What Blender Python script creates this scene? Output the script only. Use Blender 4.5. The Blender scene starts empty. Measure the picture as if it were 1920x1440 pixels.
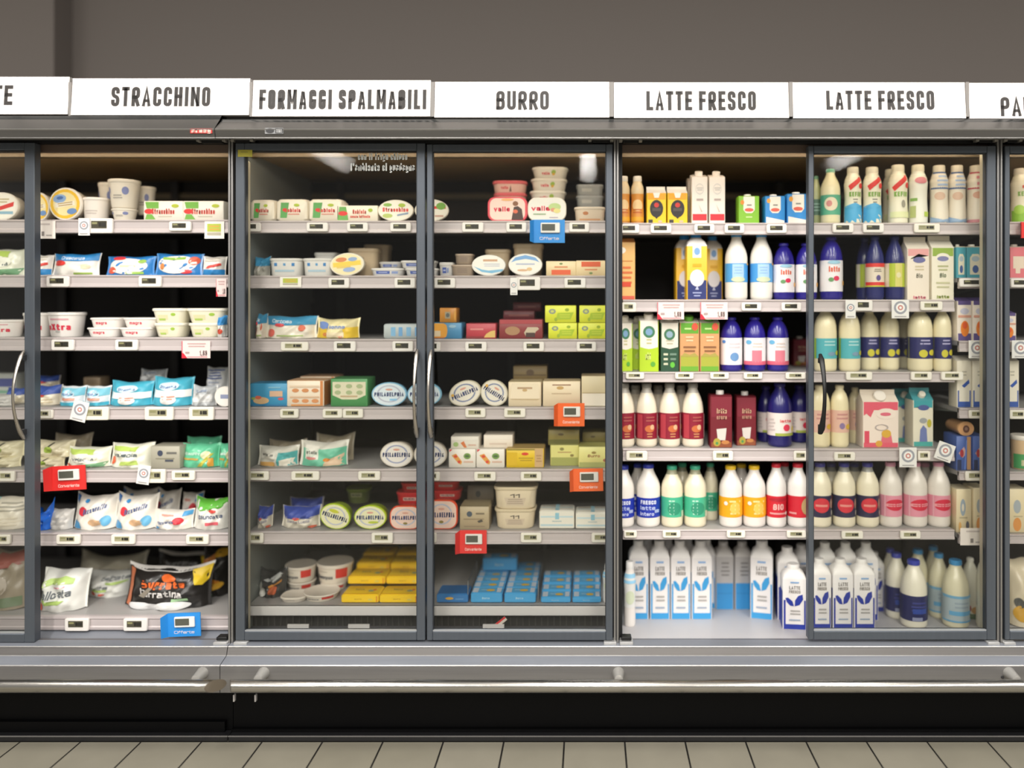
import bpy, math, random
from math import sin, cos, pi
from mathutils import Vector, Matrix
random.seed(7)
SC = bpy.context.scene
COL = SC.collection
# ---------------------------------------------------------------- measures
S, D, CX, CY, CZ = 577.0, 2.6, 1105.0, 571.0, 1.41
def X(px, Y=0.0): return (px - CX) / S * (1 + Y / D)
def Z(py, Y=0.0): return CZ - (py - CY) / S * (1 + Y / D)
def L(px, Y=0.0): return px / S * (1 + Y / D)
# ---------------------------------------------------------------- materials
MATS = {}
def lin(h):
    h = h.lstrip('#')
    out = []
    for i in (0, 2, 4):
        c = int(h[i:i + 2], 16) / 255
        out.append(c / 12.92 if c <= .04045 else ((c + .055) / 1.055) ** 2.4)
    return out
def M(h, rough=.45, metal=0.0, coat=0.0, sss=0.0):
    k = (h, rough, metal, coat)
    if k in MATS: return MATS[k]
    m = bpy.data.materials.new('paint_' + h)
    m.use_nodes = True
    b = m.node_tree.nodes['Principled BSDF']
    b.inputs['Base Color'].default_value = (*lin(h), 1)
    b.inputs['Roughness'].default_value = rough
    b.inputs['Metallic'].default_value = metal
    b.inputs['Coat Weight'].default_value = coat
    MATS[k] = m
    return m
def brushed(name, h, rough, metal=1.0, scale=(1.5, 60, 60), amt=.18, bump=0.0):
    m = bpy.data.materials.new(name); m.use_nodes = True
    t = m.node_tree; b = t.nodes['Principled BSDF']
    b.inputs['Metallic'].default_value = metal
    tc = t.nodes.new('ShaderNodeTexCoord'); mp = t.nodes.new('ShaderNodeMapping')
    mp.inputs['Scale'].default_value = scale
    nz = t.nodes.new('ShaderNodeTexNoise'); nz.inputs['Scale'].default_value = 3; nz.inputs['Detail'].default_value = 5
    t.links.new(tc.outputs['Object'], mp.inputs[0]); t.links.new(mp.outputs[0], nz.inputs['Vector'])
    mr = t.nodes.new('ShaderNodeMapRange')
    mr.inputs['To Min'].default_value = rough - amt / 2; mr.inputs['To Max'].default_value = rough + amt / 2
    t.links.new(nz.outputs['Fac'], mr.inputs['Value']); t.links.new(mr.outputs[0], b.inputs['Roughness'])
    mx = t.nodes.new('ShaderNodeMix'); mx.data_type = 'RGBA'
    c = lin(h)
    mx.inputs[6].default_value = (*[x * .86 for x in c], 1); mx.inputs[7].default_value = (*[min(1, x * 1.1) for x in c], 1)
    t.links.new(nz.outputs['Fac'], mx.inputs[0]); t.links.new(mx.outputs[2], b.inputs['Base Color'])
    return m
def emis(name, h, strength, rough=.4):
    m = bpy.data.materials.new(name); m.use_nodes = True
    b = m.node_tree.nodes['Principled BSDF']
    b.inputs['Base Color'].default_value = (*lin(h), 1); b.inputs['Roughness'].default_value = rough
    b.inputs['Emission Color'].default_value = (*lin(h), 1); b.inputs['Emission Strength'].default_value = strength
    return m
def glass_mat(name, haze=.0):
    m = bpy.data.materials.new(name); m.use_nodes = True
    t = m.node_tree; t.nodes.clear()
    o = t.nodes.new('ShaderNodeOutputMaterial'); tr = t.nodes.new('ShaderNodeBsdfTransparent')
    tr.inputs[0].default_value = (.985, .99, .98, 1)
    gl = t.nodes.new('ShaderNodeBsdfGlossy'); gl.inputs['Roughness'].default_value = .004
    fr = t.nodes.new('ShaderNodeFresnel'); fr.inputs['IOR'].default_value = 1.29
    mx = t.nodes.new('ShaderNodeMixShader')
    t.links.new(fr.outputs[0], mx.inputs[0]); t.links.new(tr.outputs[0], mx.inputs[1]); t.links.new(gl.outputs[0], mx.inputs[2])
    t.links.new(mx.outputs[0], o.inputs[0])
    return m
# ---------------------------------------------------------------- mesh builder
class MB:
    def __init__(s, xf=None): s.v = []; s.f = []; s.m = []; s.mats = []; s.xf = xf
    def mi(s, m):
        if isinstance(m, str): m = M(m)
        if m not in s.mats: s.mats.append(m)
        return s.mats.index(m)
    def av(s, p):
        if s.xf: p = s.xf @ Vector(p)
        s.v.append(tuple(p)); return len(s.v) - 1
    def face(s, ids, mat): s.f.append(tuple(ids)); s.m.append(s.mi(mat))
    def poly(s, pts, mat): s.face([s.av(p) for p in pts], mat)
    def box(s, x0, x1, y0, y1, z0, z1, mat, b=0.0):
        if b > 0:
            s.loft([(z0, (x1-x0)/2-b, (y1-y0)/2-b, b*.5), (z0+b, (x1-x0)/2, (y1-y0)/2, b), (z1-b, (x1-x0)/2, (y1-y0)/2, b), (z1, (x1-x0)/2-b, (y1-y0)/2-b, b*.5)],
                   mat, k=1, cx=(x0+x1)/2, cy=(y0+y1)/2); return
        i = [s.av(p) for p in ((x0,y0,z0),(x1,y0,z0),(x1,y1,z0),(x0,y1,z0),(x0,y0,z1),(x1,y0,z1),(x1,y1,z1),(x0,y1,z1))]
        for q in ((0,3,2,1),(4,5,6,7),(0,1,5,4),(1,2,6,5),(2,3,7,6),(3,0,4,7)): s.face([i[j] for j in q], mat)
    def loft(s, secs, mat, k=4, cap=(1, 1), cx=0, cy=0):
        """secs: (z, half width, half depth, corner radius or -1 for ellipse[, mat for the span above])"""
        rings = []
        for sec in secs:
            z, hw, hd, r = sec[:4]
            pts = []
            if r < 0:
                n = 4 * (k + 1)
                for i in range(n):
                    a = 2 * pi * (i + .5) / n
                    pts.append((cx + hw * cos(a), cy + hd * sin(a), z))
            else:
                r = min(r, hw, hd)
                for ci, (sx, sy) in enumerate(((1, 1), (-1, 1), (-1, -1), (1, -1))):
                    for i in range(k + 1):
                        a = pi / 2 * (ci + i / k)
                        pts.append((cx + sx * (hw - r) + r * cos(a), cy + sy * (hd - r) + r * sin(a), z))
            rings.append([s.av(p) for p in pts])
        n = len(rings[0])
        for j in range(len(rings) - 1):
            mt = secs[j][4] if len(secs[j]) > 4 else mat
            a, b = rings[j], rings[j + 1]
            for i in range(n):
                s.face((a[i], a[(i + 1) % n], b[(i + 1) % n], b[i]), mt)
        if cap[0]: s.face(rings[0][::-1], mat)
        if cap[1]: s.face(rings[-1], secs[-1][4] if len(secs[-1]) > 4 else mat)
    def grid(s, fn, nu, nv, mat, u0=0, u1=1, v0=0, v1=1, flip=False):
        ids = [[s.av(fn(u0 + (u1 - u0) * i / nu, v0 + (v1 - v0) * j / nv)) for i in range(nu + 1)] for j in range(nv + 1)]
        for j in range(nv):
            for i in range(nu):
                q = (ids[j][i], ids[j][i+1], ids[j+1][i+1], ids[j+1][i])
                s.face(q[::-1] if flip else q, mat)
    def tube(s, pts, radii, mat, n=12, sq=(1, 1)):
        rings = []
        for i, p in enumerate(pts):
            p = Vector(p); a = Vector(pts[max(i - 1, 0)]); b = Vector(pts[min(i + 1, len(pts) - 1)])
            t = (b - a).normalized(); ref = Vector((1, 0, 0)) if abs(t.x) < .9 else Vector((0, 0, 1))
            u = (ref - t * ref.dot(t)).normalized(); w = t.cross(u)
            r = radii[i] if hasattr(radii, '__len__') else radii
            rings.append([s.av(p + u * (r * sq[0] * cos(2*pi*j/n)) + w * (r * sq[1] * sin(2*pi*j/n))) for j in range(n)])
        for q in range(len(rings) - 1):
            a, b = rings[q], rings[q + 1]
            for j in range(n): s.face((a[j], a[(j+1) % n], b[(j+1) % n], b[j]), mat)
        s.face(rings[0][::-1], mat); s.face(rings[-1], mat)
    def prof(s, pts, x0, x1, mats, cap=None):
        """open YZ profile swept along X; one material per segment"""
        for i in range(len(pts) - 1):
            (ya, za), (yb, zb) = pts[i], pts[i + 1]
            s.poly([(x0, ya, za), (x0, yb, zb), (x1, yb, zb), (x1, ya, za)], mats[i])
        if cap:
            s.poly([(x0, y, z) for y, z in pts], cap); s.poly([(x1, y, z) for y, z in pts][::-1], cap)
    def mesh(s, name, smooth=.7):
        me = bpy.data.meshes.new(name)
        me.from_pydata(s.v, [], s.f)
        for m in s.mats: me.materials.append(m)
        me.polygons.foreach_set('material_index', s.m)
        if smooth:
            me.polygons.foreach_set('use_smooth', [True] * len(s.f))
            me.set_sharp_from_angle(angle=smooth)
        me.update(); return me
    def obj(s, name, parent=None, loc=None, smooth=.7):
        return link(name, s.mesh(name, smooth), parent, loc)
def link(name, data, parent=None, loc=None):
    o = bpy.data.objects.new(name, data); COL.objects.link(o)
    if loc: o.location = loc
    if parent: o.parent = parent
    return o
def tag(o, label, cat, group=None, kind=None):
    o['label'] = label; o['category'] = cat
    if group: o['group'] = group
    if kind: o['kind'] = kind
    return o
def thing(name, label, cat, loc=(0, 0, 0), group=None): return tag(link(name, None, None, loc), label, cat, group)
def struct(o, kind='structure'): o['kind'] = kind; return o
# ---------------------------------------------------------------- stroke lettering (condensed grotesque)
G = {}
def _g(ch, w, *pl): G[ch] = (w, pl)
w = .42
_g('A', .46, (0, [(0,0),(.23,1),(.46,0)], .9), (0, [(.1,.24),(.36,.24)], .8))
_g('B', w, (.2, [(0,0),(0,1),(w*.96,1),(w*.96,.53),(0,.53)]), (.2, [(0,.53),(w,.53),(w,0),(0,0)]))
_g('C', w, (.2, [(w,.77),(w,1),(0,1),(0,0),(w,0),(w,.23)]))
_g('D', w, (.2, [(0,0),(0,1),(w,1),(w,0),(0,0)]))
_g('E', .34, (0, [(.34,1),(0,1),(0,0),(.34,0)]), (0, [(0,.52),(.3,.52)]))
_g('F', .34, (0, [(.34,1),(0,1),(0,0)]), (0, [(0,.52),(.3,.52)]))
_g('G', w, (.2, [(w,.8),(w,1),(0,1),(0,0),(w,0),(w,.4)]), (0, [(w,.43),(w*.68,.43)], .8))
_g('H', w, (0, [(0,0),(0,1)]), (0, [(w,0),(w,1)]), (0, [(0,.52),(w,.52)]))
_g('I', 0.02, (0, [(.01,0),(.01,1)]))
_g('J', .36, (.18, [(.36,1),(.36,0),(0,0),(0,.28)]))
_g('K', w, (0, [(0,0),(0,1)]), (0, [(w,1),(.03,.45)]), (0, [(.16,.6),(w,0)]))
_g('L', .32, (0, [(0,1),(0,0),(.32,0)]))
_g('M', .66, (0, [(0,0),(0,1)]), (0, [(.66,0),(.66,1)]), (0, [(.03,1),(.33,.32),(.63,1)], .72))
_g('N', .48, (0, [(0,0),(0,1)]), (0, [(.48,0),(.48,1)]), (0, [(.02,1),(.46,0)], .72))
_g('O', w, (.2, [(w/2,1),(0,1),(0,0),(w,0),(w,1),(w/2,1)]))
_g('P', w, (.2, [(0,0),(0,1),(w,1),(w,.45),(0,.45)]))
_g('Q', w, (.2, [(w/2,1),(0,1),(0,0),(w,0),(w,1),(w/2,1)]), (0, [(.25,.2),(.44,-.05)]))
_g('R', w, (.2, [(0,0),(0,1),(w,1),(w,.46),(0,.46)]), (0, [(.2,.46),(w,0)]))
_g('S', w, (.2, [(w,.8),(w,1),(0,1),(0,.56),(w,.46),(w,0),(0,0),(0,.2)]))
_g('T', .36, (0, [(0,1),(.36,1)]), (0, [(.18,1),(.18,0)]))
_g('U', w, (.2, [(0,1),(0,0),(w,0),(w,1)]))
_g('V', .44, (0, [(0,1),(.22,0),(.44,1)]))
_g('W', .62, (0, [(0,1),(.155,0),(.31,.9),(.465,0),(.62,1)]))
_g('X', .44, (0, [(0,0),(.44,1)]), (0, [(0,1),(.44,0)]))
_g('Y', .44, (0, [(0,1),(.22,.45),(.44,1)]), (0, [(.22,.45),(.22,0)]))
_g('Z', .4, (0, [(0,1),(.4,1),(0,0),(.4,0)]))
_g('0', w, (.2, [(w/2,1),(0,1),(0,0),(w,0),(w,1),(w/2,1)]))
_g('1', .2, (0, [(0,.78),(.2,1),(.2,0)]))
_g('2', w, (.18, [(0,.72),(0,1),(w,1),(w,.6),(0,.06)]), (0, [(0,0),(w,0)]))
_g('5', w, (.18, [(w,1),(.03,1),(0,.55),(w,.6),(w,0),(0,0),(0,.25)]))
_g('6', w, (.2, [(w,.8),(w,1),(0,1),(0,0),(w,0),(w,.55),(0,.55)]))
_g('9', w, (.2, [(0,.2),(0,0),(w,0),(w,1),(0,1),(0,.45),(w,.45)]))
_g('%', .5, (0, [(.08,0),(.42,1)]), (.1, [(.1,.98),(0,.98),(0,.68),(.2,.68),(.2,.98),(.1,.98)]), (.1, [(.4,.3),(.3,.3),(.3,0),(.5,0),(.5,.3),(.4,.3)]))
_g(',', .05, (0, [(.04,.06),(0,-.12)]))
_g("'", .02, (0, [(.01,1),(.01,.75)]))
# lower case with an x-height of .68
x = .68
_g('a', .36, (.16, [(.02,x),(.36,x),(.36,0)]), (.14, [(.36,.38),(0,.38),(0,0),(.36,0)]))
_g('b', .38, (0, [(0,0),(0,1)]), (.18, [(0,x),(.38,x),(.38,0),(0,0)]))
_g('c', .34, (.17, [(.34,.5),(.34,x),(0,x),(0,0),(.34,0),(.34,.18)]))
_g('d', .38, (0, [(.38,0),(.38,1)]), (.18, [(.38,x),(0,x),(0,0),(.38,0)]))
_g('e', .37, (.18, [(0,.34),(.37,.34),(.37,x),(0,x),(0,0),(.36,0),(.36,.14)]))
_g('f', .26, (.14, [(.26,1),(.09,1),(.09,0)]), (0, [(0,x),(.24,x)]))
_g('g', .38, (.18, [(.38,x),(0,x),(0,0),(.38,0)]), (.16, [(.38,x),(.38,-.28),(.02,-.28)]))
_g('h', .37, (0, [(0,0),(0,1)]), (.18, [(0,x),(.37,x),(.37,0)]))
_g('i', .02, (0, [(.01,0),(.01,x)]), (0, [(.01,.86),(.01,1)]))
_g('k', .36, (0, [(0,0),(0,1)]), (0, [(.34,x),(.03,.32)]), (0, [(.13,.43),(.36,0)]))
_g('l', .02, (0, [(.01,0),(.01,1)]))
_g('m', .6, (0, [(0,0),(0,x)]), (.15, [(0,x),(.3,x),(.3,0)]), (.15, [(.3,x),(.6,x),(.6,0)]))
_g('n', .37, (0, [(0,0),(0,x)]), (.18, [(0,x),(.37,x),(.37,0)]))
_g('o', .38, (.18, [(.19,x),(0,x),(0,0),(.38,0),(.38,x),(.19,x)]))
_g('p', .38, (0, [(0,-.28),(0,x)]), (.18, [(0,x),(.38,x),(.38,0),(0,0)]))
_g('r', .24, (0, [(0,0),(0,x)]), (.16, [(0,x-.16),(0,x),(.24,x)]))
_g('s', .33, (.14, [(.33,.54),(.33,x),(0,x),(0,.36),(.33,.32),(.33,0),(0,0),(0,.14)]))
_g('t', .26, (.14, [(.09,.95),(.09,0),(.26,0)]), (0, [(0,x),(.25,x)]))
_g('u', .37, (.18, [(0,x),(0,0),(.37,0)]), (0, [(.37,0),(.37,x)]))
_g('v', .38, (0, [(0,x),(.19,0),(.38,x)]))
_g('z', .34, (0, [(0,x),(.34,x),(0,0),(.34,0)]))
def fillet(pts, r):
    if r <= 0 or len(pts) < 3: return [Vector(p) for p in pts]
    out = [Vector(pts[0])]
    for i in range(1, len(pts) - 1):
        a, b, c = Vector(pts[i-1]), Vector(pts[i]), Vector(pts[i+1])
        d1, d2 = (a - b), (c - b)
        q = min(r, d1.length * .5 if i > 1 else d1.length, d2.length * .5 if i < len(pts) - 2 else d2.length)
        p1, p2 = b + d1.normalized() * q, b + d2.normalized() * q
        for t in (0, .25, .5, .75, 1):
            out.append(p1 * (1-t)**2 + b * 2*t*(1-t) + p2 * t*t)
    out.append(Vector(pts[-1]))
    res = [out[0]]
    for p in out[1:]:
        if (p - res[-1]).length > 1e-4: res.append(p)
    return res
def strip(pts, th, cap=0):
    """mitred ribbon along a polyline: list of quads"""
    n = len(pts); closed = (pts[0] - pts[-1]).length < 1e-4
    if cap and not closed:
        pts = [pts[0] + (pts[0] - pts[1]).normalized() * cap * .5] + pts[1:-1] + [pts[-1] + (pts[-1] - pts[-2]).normalized() * cap * .5]
    Ls, Rs = [], []
    for i in range(n):
        a = pts[i-1] if i > 0 else (pts[-2] if closed else None)
        b = pts[i+1] if i < n-1 else (pts[1] if closed else None)
        if a is None: t = (b - pts[i]).normalized(); nn = Vector((-t.y, t.x)); k = 1
        elif b is None: t = (pts[i] - a).normalized(); nn = Vector((-t.y, t.x)); k = 1
        else:
            t1 = (pts[i] - a).normalized(); t2 = (b - pts[i]).normalized()
            n1, n2 = Vector((-t1.y, t1.x)), Vector((-t2.y, t2.x))
            nn = (n1 + n2)
            if nn.length < .3: nn = n1
            nn.normalize(); k = min(1 / max(nn.dot(n1), .3), 2.2)
        Ls.append(pts[i] + nn * th / 2 * k); Rs.append(pts[i] - nn * th / 2 * k)
    return [(Ls[i], Rs[i], Rs[i+1], Ls[i+1]) for i in range(n - 1)]
def text_quads(txt, th=.17, aspect=None):
    """quads in a unit-height box, letters squeezed or widened to fill the aspect; returns (quads, width)"""
    gl = [(ch, G.get(ch) or G.get(ch.upper())) for ch in txt]
    gl = [(c, g) for c, g in gl if g or c == ' ']
    gap = th * .62; nl = sum(1 for c, g in gl if g); sp = len(gl) - nl
    body = sum(g[0] for c, g in gl if g)
    fixed = nl * th + max(0, nl - 1) * gap
    k = 1.0
    if aspect: k = max(.3, min(3.0, (aspect - fixed - sp * .17) / max(.05, body + sp * .12)))
    qs = []; xx = th / 2
    for ch, g in gl:
        if ch == ' ': xx += .17 + .12 * k; continue
        wd, pls = g
        for r, pl, *wt in pls:
            qs += strip(fillet([(xx + px * k, th/2 + py * (1 - th)) for px, py in pl], r * min(1, k * 1.1)), th * (wt[0] if wt else 1), th)
        xx += wd * k + th + gap
    return qs, xx - gap - th / 2
# ---------------------------------------------------------------- printed graphics laid on a surface S(u,v,offset)
def decals(mb, Sf, els, W, H, o0=.0005, fine=False):
    for n, e in enumerate(els):
        o = o0 + .00022 * n; k = e[0]
        if k == 'r':
            _, x0, y0, x1, y1, c = e[:6]
            nu = max(1, int(abs(x1-x0)*(26 if fine == 2 else 12))) if fine else 1; nv = max(1, int(abs(y1-y0)*16)) if fine == 2 else 1
            mb.grid(lambda u, v: Sf(u, v, o), nu, nv, c, x0, x1, y0, y1)
        elif k == 'e':
            _, cx, cy, rx, ry, c = e[:6]
            N = 20; prev = None
            rs = (0, .35, .7, 1) if fine else (0, 1)
            cen = mb.av(Sf(cx, cy, o))
            for r in rs[1:]:
                ring = [mb.av(Sf(cx + rx*r*cos(2*pi*i/N), cy + ry*r*sin(2*pi*i/N), o)) for i in range(N)]
                for i in range(N):
                    if prev is None: mb.face((cen, ring[i], ring[(i+1) % N]), c)
                    else: mb.face((prev[i], ring[i], ring[(i+1) % N], prev[(i+1) % N]), c)
                prev = ring
        elif k == 'o':   # ring
            _, cx, cy, rx, ry, t, c = e[:7]
            N = 24
            a = [mb.av(Sf(cx + rx*cos(2*pi*i/N), cy + ry*sin(2*pi*i/N), o)) for i in range(N)]
            b = [mb.av(Sf(cx + rx*t*cos(2*pi*i/N), cy + ry*t*sin(2*pi*i/N), o)) for i in range(N)]
            for i in range(N): mb.face((b[i], a[i], a[(i+1) % N], b[(i+1) % N]), c)
        elif k == 'p':
            if not fine: mb.face([mb.av(Sf(u, v, o)) for u, v in e[1]], e[2]); continue
            P = []
            for i, (ua, va) in enumerate(e[1]):
                ub, vb = e[1][(i + 1) % len(e[1])]
                P += [(ua + (ub-ua)*q/4, va + (vb-va)*q/4) for q in range(4)]
            cu = sum(p[0] for p in P)/len(P); cv = sum(p[1] for p in P)/len(P); prev = None; cen = mb.av(Sf(cu, cv, o)); N = len(P)
            for r in (.33, .66, 1):
                ring = [mb.av(Sf(cu + (u-cu)*r, cv + (v-cv)*r, o)) for u, v in P]
                for i in range(N):
                    if prev is None: mb.face((cen, ring[i], ring[(i+1) % N]), e[2])
                    else: mb.face((prev[i], ring[i], ring[(i+1) % N], prev[(i+1) % N]), e[2])
                prev = ring
        elif k == 't':
            _, t, cx, cy, w, h, c = e[:7]
            th = e[7] if len(e) > 7 else .17; slant = e[8] if len(e) > 8 else 0
            qs, tw = text_quads(t, th, (w * W) / (h * H))
            for q in qs:
                ids = []
                for p in q:
                    a = (p.x / tw - .5) * w; b = (p.y - .5) * h
                    ids.append(mb.av(Sf(cx + a, cy + b + a * slant, o)))
                mb.face(ids[::-1], c)
        elif k == 'l':   # rows of print too small to read: x0,y0,x1,y1,rows,colour
            _, x0, y0, x1, y1, rows, c = e[:7]
            rnd = random.Random(rows * 31 + int(x0 * 977) + int(y0 * 333))
            for i in range(rows):
                yy = y1 - (y1 - y0) * (i + .5) / rows; hh = (y1 - y0) / rows * .22
                ind = rnd.uniform(0, .18) * (x1 - x0)
                mb.grid(lambda u, v: Sf(u, v, o), max(1, int((x1-x0)*8)) if fine else 1, 1, c, x0 + ind, x1 - ind, yy - hh, yy + hh)
def planar(w, y, z0, z1, slope=0.0, x0=0.0):
    return lambda u, v, o: (x0 + (u - .5) * w, y - o + slope * v, z0 + v * (z1 - z0))
def cyl(r, z0, z1, span=150, r1=None):
    s = math.radians(span); r1 = r if r1 is None else r1
    def f(u, v, o):
        a = (u - .5) * s; R = r + (r1 - r) * v + o
        return (R * sin(a), -R * cos(a), z0 + v * (z1 - z0))
    return f
# ---------------------------------------------------------------- goods: each builder returns [(part name, mesh, parent index or None)]
PLAST = dict(rough=.3)
def bottle(style, body, label, cap, z0, z1, dec, neckc=None):
    prof = {
     'milk':  [(0,.86),(.02,.97),(.05,1),(.3,1),(.62,1),(.68,.96),(.74,.86),(.8,.7),(.86,.53),(.9,.45),(.935,.43)],
     'dome':  [(0,.86),(.02,.96),(.05,1),(.6,1),(.68,.98),(.76,.9),(.84,.74),(.9,.56),(.935,.38),(.95,.36)],
     'cream': [(0,.88),(.02,.97),(.05,1),(.62,1),(.72,.97),(.8,.88),(.86,.73),(.9,.55),(.925,.45),(.945,.43)],
     'round': [(0,.84),(.02,.96),(.05,1),(.5,1),(.6,.97),(.7,.88),(.78,.74),(.85,.56),(.9,.44),(.93,.42)],
     'kefir': [(0,.9),(.02,.98),(.05,1),(.2,1),(.38,.93),(.52,.92),(.66,1),(.72,1),(.78,.93),(.84,.75),(.87,.68),(.885,.66)],
     'uht':   [(0,.86),(.02,.96),(.05,1),(.58,1),(.66,.97),(.74,.86),(.82,.66),(.89,.46),(.93,.4),(.945,.38)],
    }[style]
    caphi = {'kefir': .66}.get(style, .46)
    def rad(f):
        for (a, ra), (b, rb) in zip(prof, prof[1:]):
            if a <= f <= b: return ra + (rb - ra) * (f - a) / (b - a)
        return prof[-1][1]
    def b_(w, h):
        R = w / 2; parts = []
        mb = MB(); bm = M(body, .25, 0, .3)
        nm = M(neckc, .25) if neckc else bm
        mb.loft([(f * h, r * R, r * R, -1, nm if f >= .85 else bm) for f, r in prof], bm, k=5)
        parts.append(('body', mb))
        if label:
            mb = MB(); lm = M(label, .4)
            fs = [z0 + (z1 - z0) * i / 6 for i in range(7)]
            mb.loft([(f * h, rad(f) * R + .0007, rad(f) * R + .0007, -1) for f in fs], lm, k=5, cap=(0, 0))
            s0 = cyl(R + .0009, z0 * h, z1 * h, 165)
            decals(mb, lambda u, v, o: ((rad(z0+(z1-z0)*v)*R+.0012+o) * sin((u-.5)*2.88), -(rad(z0+(z1-z0)*v)*R+.0012+o) * cos((u-.5)*2.88), h*(z0+(z1-z0)*v)), dec, w * 1.44, h * (z1 - z0), .0004, 1)
            parts.append(('label', mb))
        mb = MB(); cm = M(cap, .35); cr = caphi * R; f0 = prof[-1][0]
        mb.loft([(f0*h, cr*.98, cr*.98, -1), (f0*h + .003, cr*1.04, cr*1.04, -1), (h - .002, cr, cr, -1), (h, cr*.9, cr*.9, -1)], cm, k=4)
        parts.append(('cap', mb))
        return parts
    return b_
def carton(style, body, dec, cap='#f2efe8', top=None, d=.07, side=None):
    def b_(w, h):
        hw, hd = w / 2, d / 2; bm = M(body, .4); tm = M(top, .4) if top else bm; parts = []
        mb = MB(); r = .003
        if style == 'tetratop':      # square foot, tapering moulded top
            zt = .8 * h
            mb.loft([(0, hw, hd, r), (zt, hw, hd, r, tm), (.87*h, hw*.86, hd*.86, .012, tm), (.92*h, hw*.58, hd*.58, .02, tm), (.93*h, hw*.55, hd*.55, -1, tm)], bm, k=4)
            cz, cr = .93 * h, hw * .52
        elif style == 'slant':       # body with a roof sloping to the back
            zt = .87 * h
            mb.loft([(0, hw, hd, r), (zt, hw, hd, r, tm)], bm, k=2, cap=(1, 0))
            a = [(-hw,-hd,zt),(hw,-hd,zt),(hw,hd,zt),(-hw,hd,zt)]; bk = [(-hw*.96,hd*.5,h*.95),(hw*.96,hd*.5,h*.95),(hw*.96,hd,h*.95),(-hw*.96,hd,h*.95)]
            for i in range(4): mb.poly([a[i], a[(i+1)%4], bk[(i+1)%4], bk[i]], tm)
            mb.poly(bk, tm); cz, cr = .905 * h, hw * .5
        elif style == 'gable':
            zt = .8 * h; zr = .93 * h; e = .002
            mb.loft([(0, hw, hd, r), (zt, hw, hd, r, tm)], bm, k=2, cap=(1, 0))
            for sx in (-1, 1): mb.poly([(sx*hw,-hd,zt),(sx*hw,hd,zt),(sx*hw*.98,e,zr),(sx*hw*.98,-e,zr)][::sx], tm)
            mb.poly([(-hw,-hd,zt),(hw,-hd,zt),(hw*.98,-e,zr),(-hw*.98,-e,zr)], tm); mb.poly([(hw,hd,zt),(-hw,hd,zt),(-hw*.98,e,zr),(hw*.98,e,zr)], tm)
            mb.box(-hw*.98, hw*.98, -e, e, zr, h, tm)
            cz, cr = zt + .02 * h, hw * .34
        else:                        # brick
            zt = .9 * h
            mb.loft([(0, hw, hd, r), (zt, hw, hd, r, tm), (.93*h, hw*.97, hd*.8, r, tm)], bm, k=2); cz, cr = .93 * h, hw * .36
        if side:
            for sx in (-1, 1):
                mb.poly([(sx*(hw+.0006),-hd+r,0.001),(sx*(hw+.0006),hd-r,0.001),(sx*(hw+.0006),hd-r,side[1]*h),(sx*(hw+.0006),-hd+r,side[1]*h)][::sx], side[0])
        decals(mb, planar(w - 2*r, -hd, 0.001, zt), dec, w, zt)
        parts.append(('body', mb))
        if cap:
            mb = MB(); cm = M(cap, .35)
            if style in ('gable',):
                mb.xf = Matrix.Translation((0, -hd*.55, cz + .05*h)) @ Matrix.Rotation(math.radians(50), 4, 'X')
                mb.loft([(-.008, cr, cr, -1), (.012, cr, cr, -1), (.014, cr*.9, cr*.9, -1)], cm, k=4)
            elif style == 'slant':
                mb.xf = Matrix.Translation((0, -hd*.1, cz)) @ Matrix.Rotation(math.radians(18), 4, 'X')
                mb.loft([(-.012, cr, cr, -1), (.095*h-.003, cr, cr, -1), (.095*h, cr*.92, cr*.92, -1)], cm, k=4)
            else:
                mb.loft([(cz - .001, cr, cr, -1), (h - .002, cr, cr, -1), (h, cr*.92, cr*.92, -1)], cm, k=4)
            parts.append(('cap', mb))
        return parts
    return b_
def box(c, dec, d=.09, top=None, side=None, r=.003):
    def b_(w, h):
        mb = MB(); hw, hd = w/2, d/2
        mb.loft([(0, hw-r*.5, hd-r*.5, r), (r*.6, hw, hd, r), (h-r*.6, hw, hd, r, M(top or c)), (h, hw-r*.5, hd-r*.5, r, M(top or c))], M(c, .42), k=2)
        decals(mb, planar(w - 2*r, -hd, r*.6, h - r*.6), dec, w, h)
        if side:
            for sx in (-1, 1): mb.poly([(sx*(hw+.0005),-hd+r,.003),(sx*(hw+.0005),hd-r,.003),(sx*(hw+.0005),hd-r,h-.003),(sx*(hw+.0005),-hd+r,h-.003)][::sx], side)
        if top and top != c:
            mb.poly([(-hw+r,-hd+r,h+.0004),(hw-r,-hd+r,h+.0004),(hw-r,hd-r,h+.0004),(-hw+r,hd-r,h+.0004)], top)
        return [('body', mb)]
    return b_
def brick(c, dec, topdec, d=.09):
    """paper-wrapped block printed on its front and on its top"""
    def b_(w, h):
        mb = MB(); hw, hd = w/2, d/2; r = .005
        mb.loft([(0, hw-r, hd-r, r), (r, hw, hd, r), (h-r, hw, hd, r), (h, hw-r, hd-r, r)], M(c, .38), k=2)
        decals(mb, planar(w - 2*r, -hd, r, h - r), dec, w, h)
        decals(mb, lambda u, v, o: ((u-.5)*(w-2*r), -hd + r + v*(d-2*r), h + o), topdec, w, d)
        return [('body', mb)]
    return b_
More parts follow.
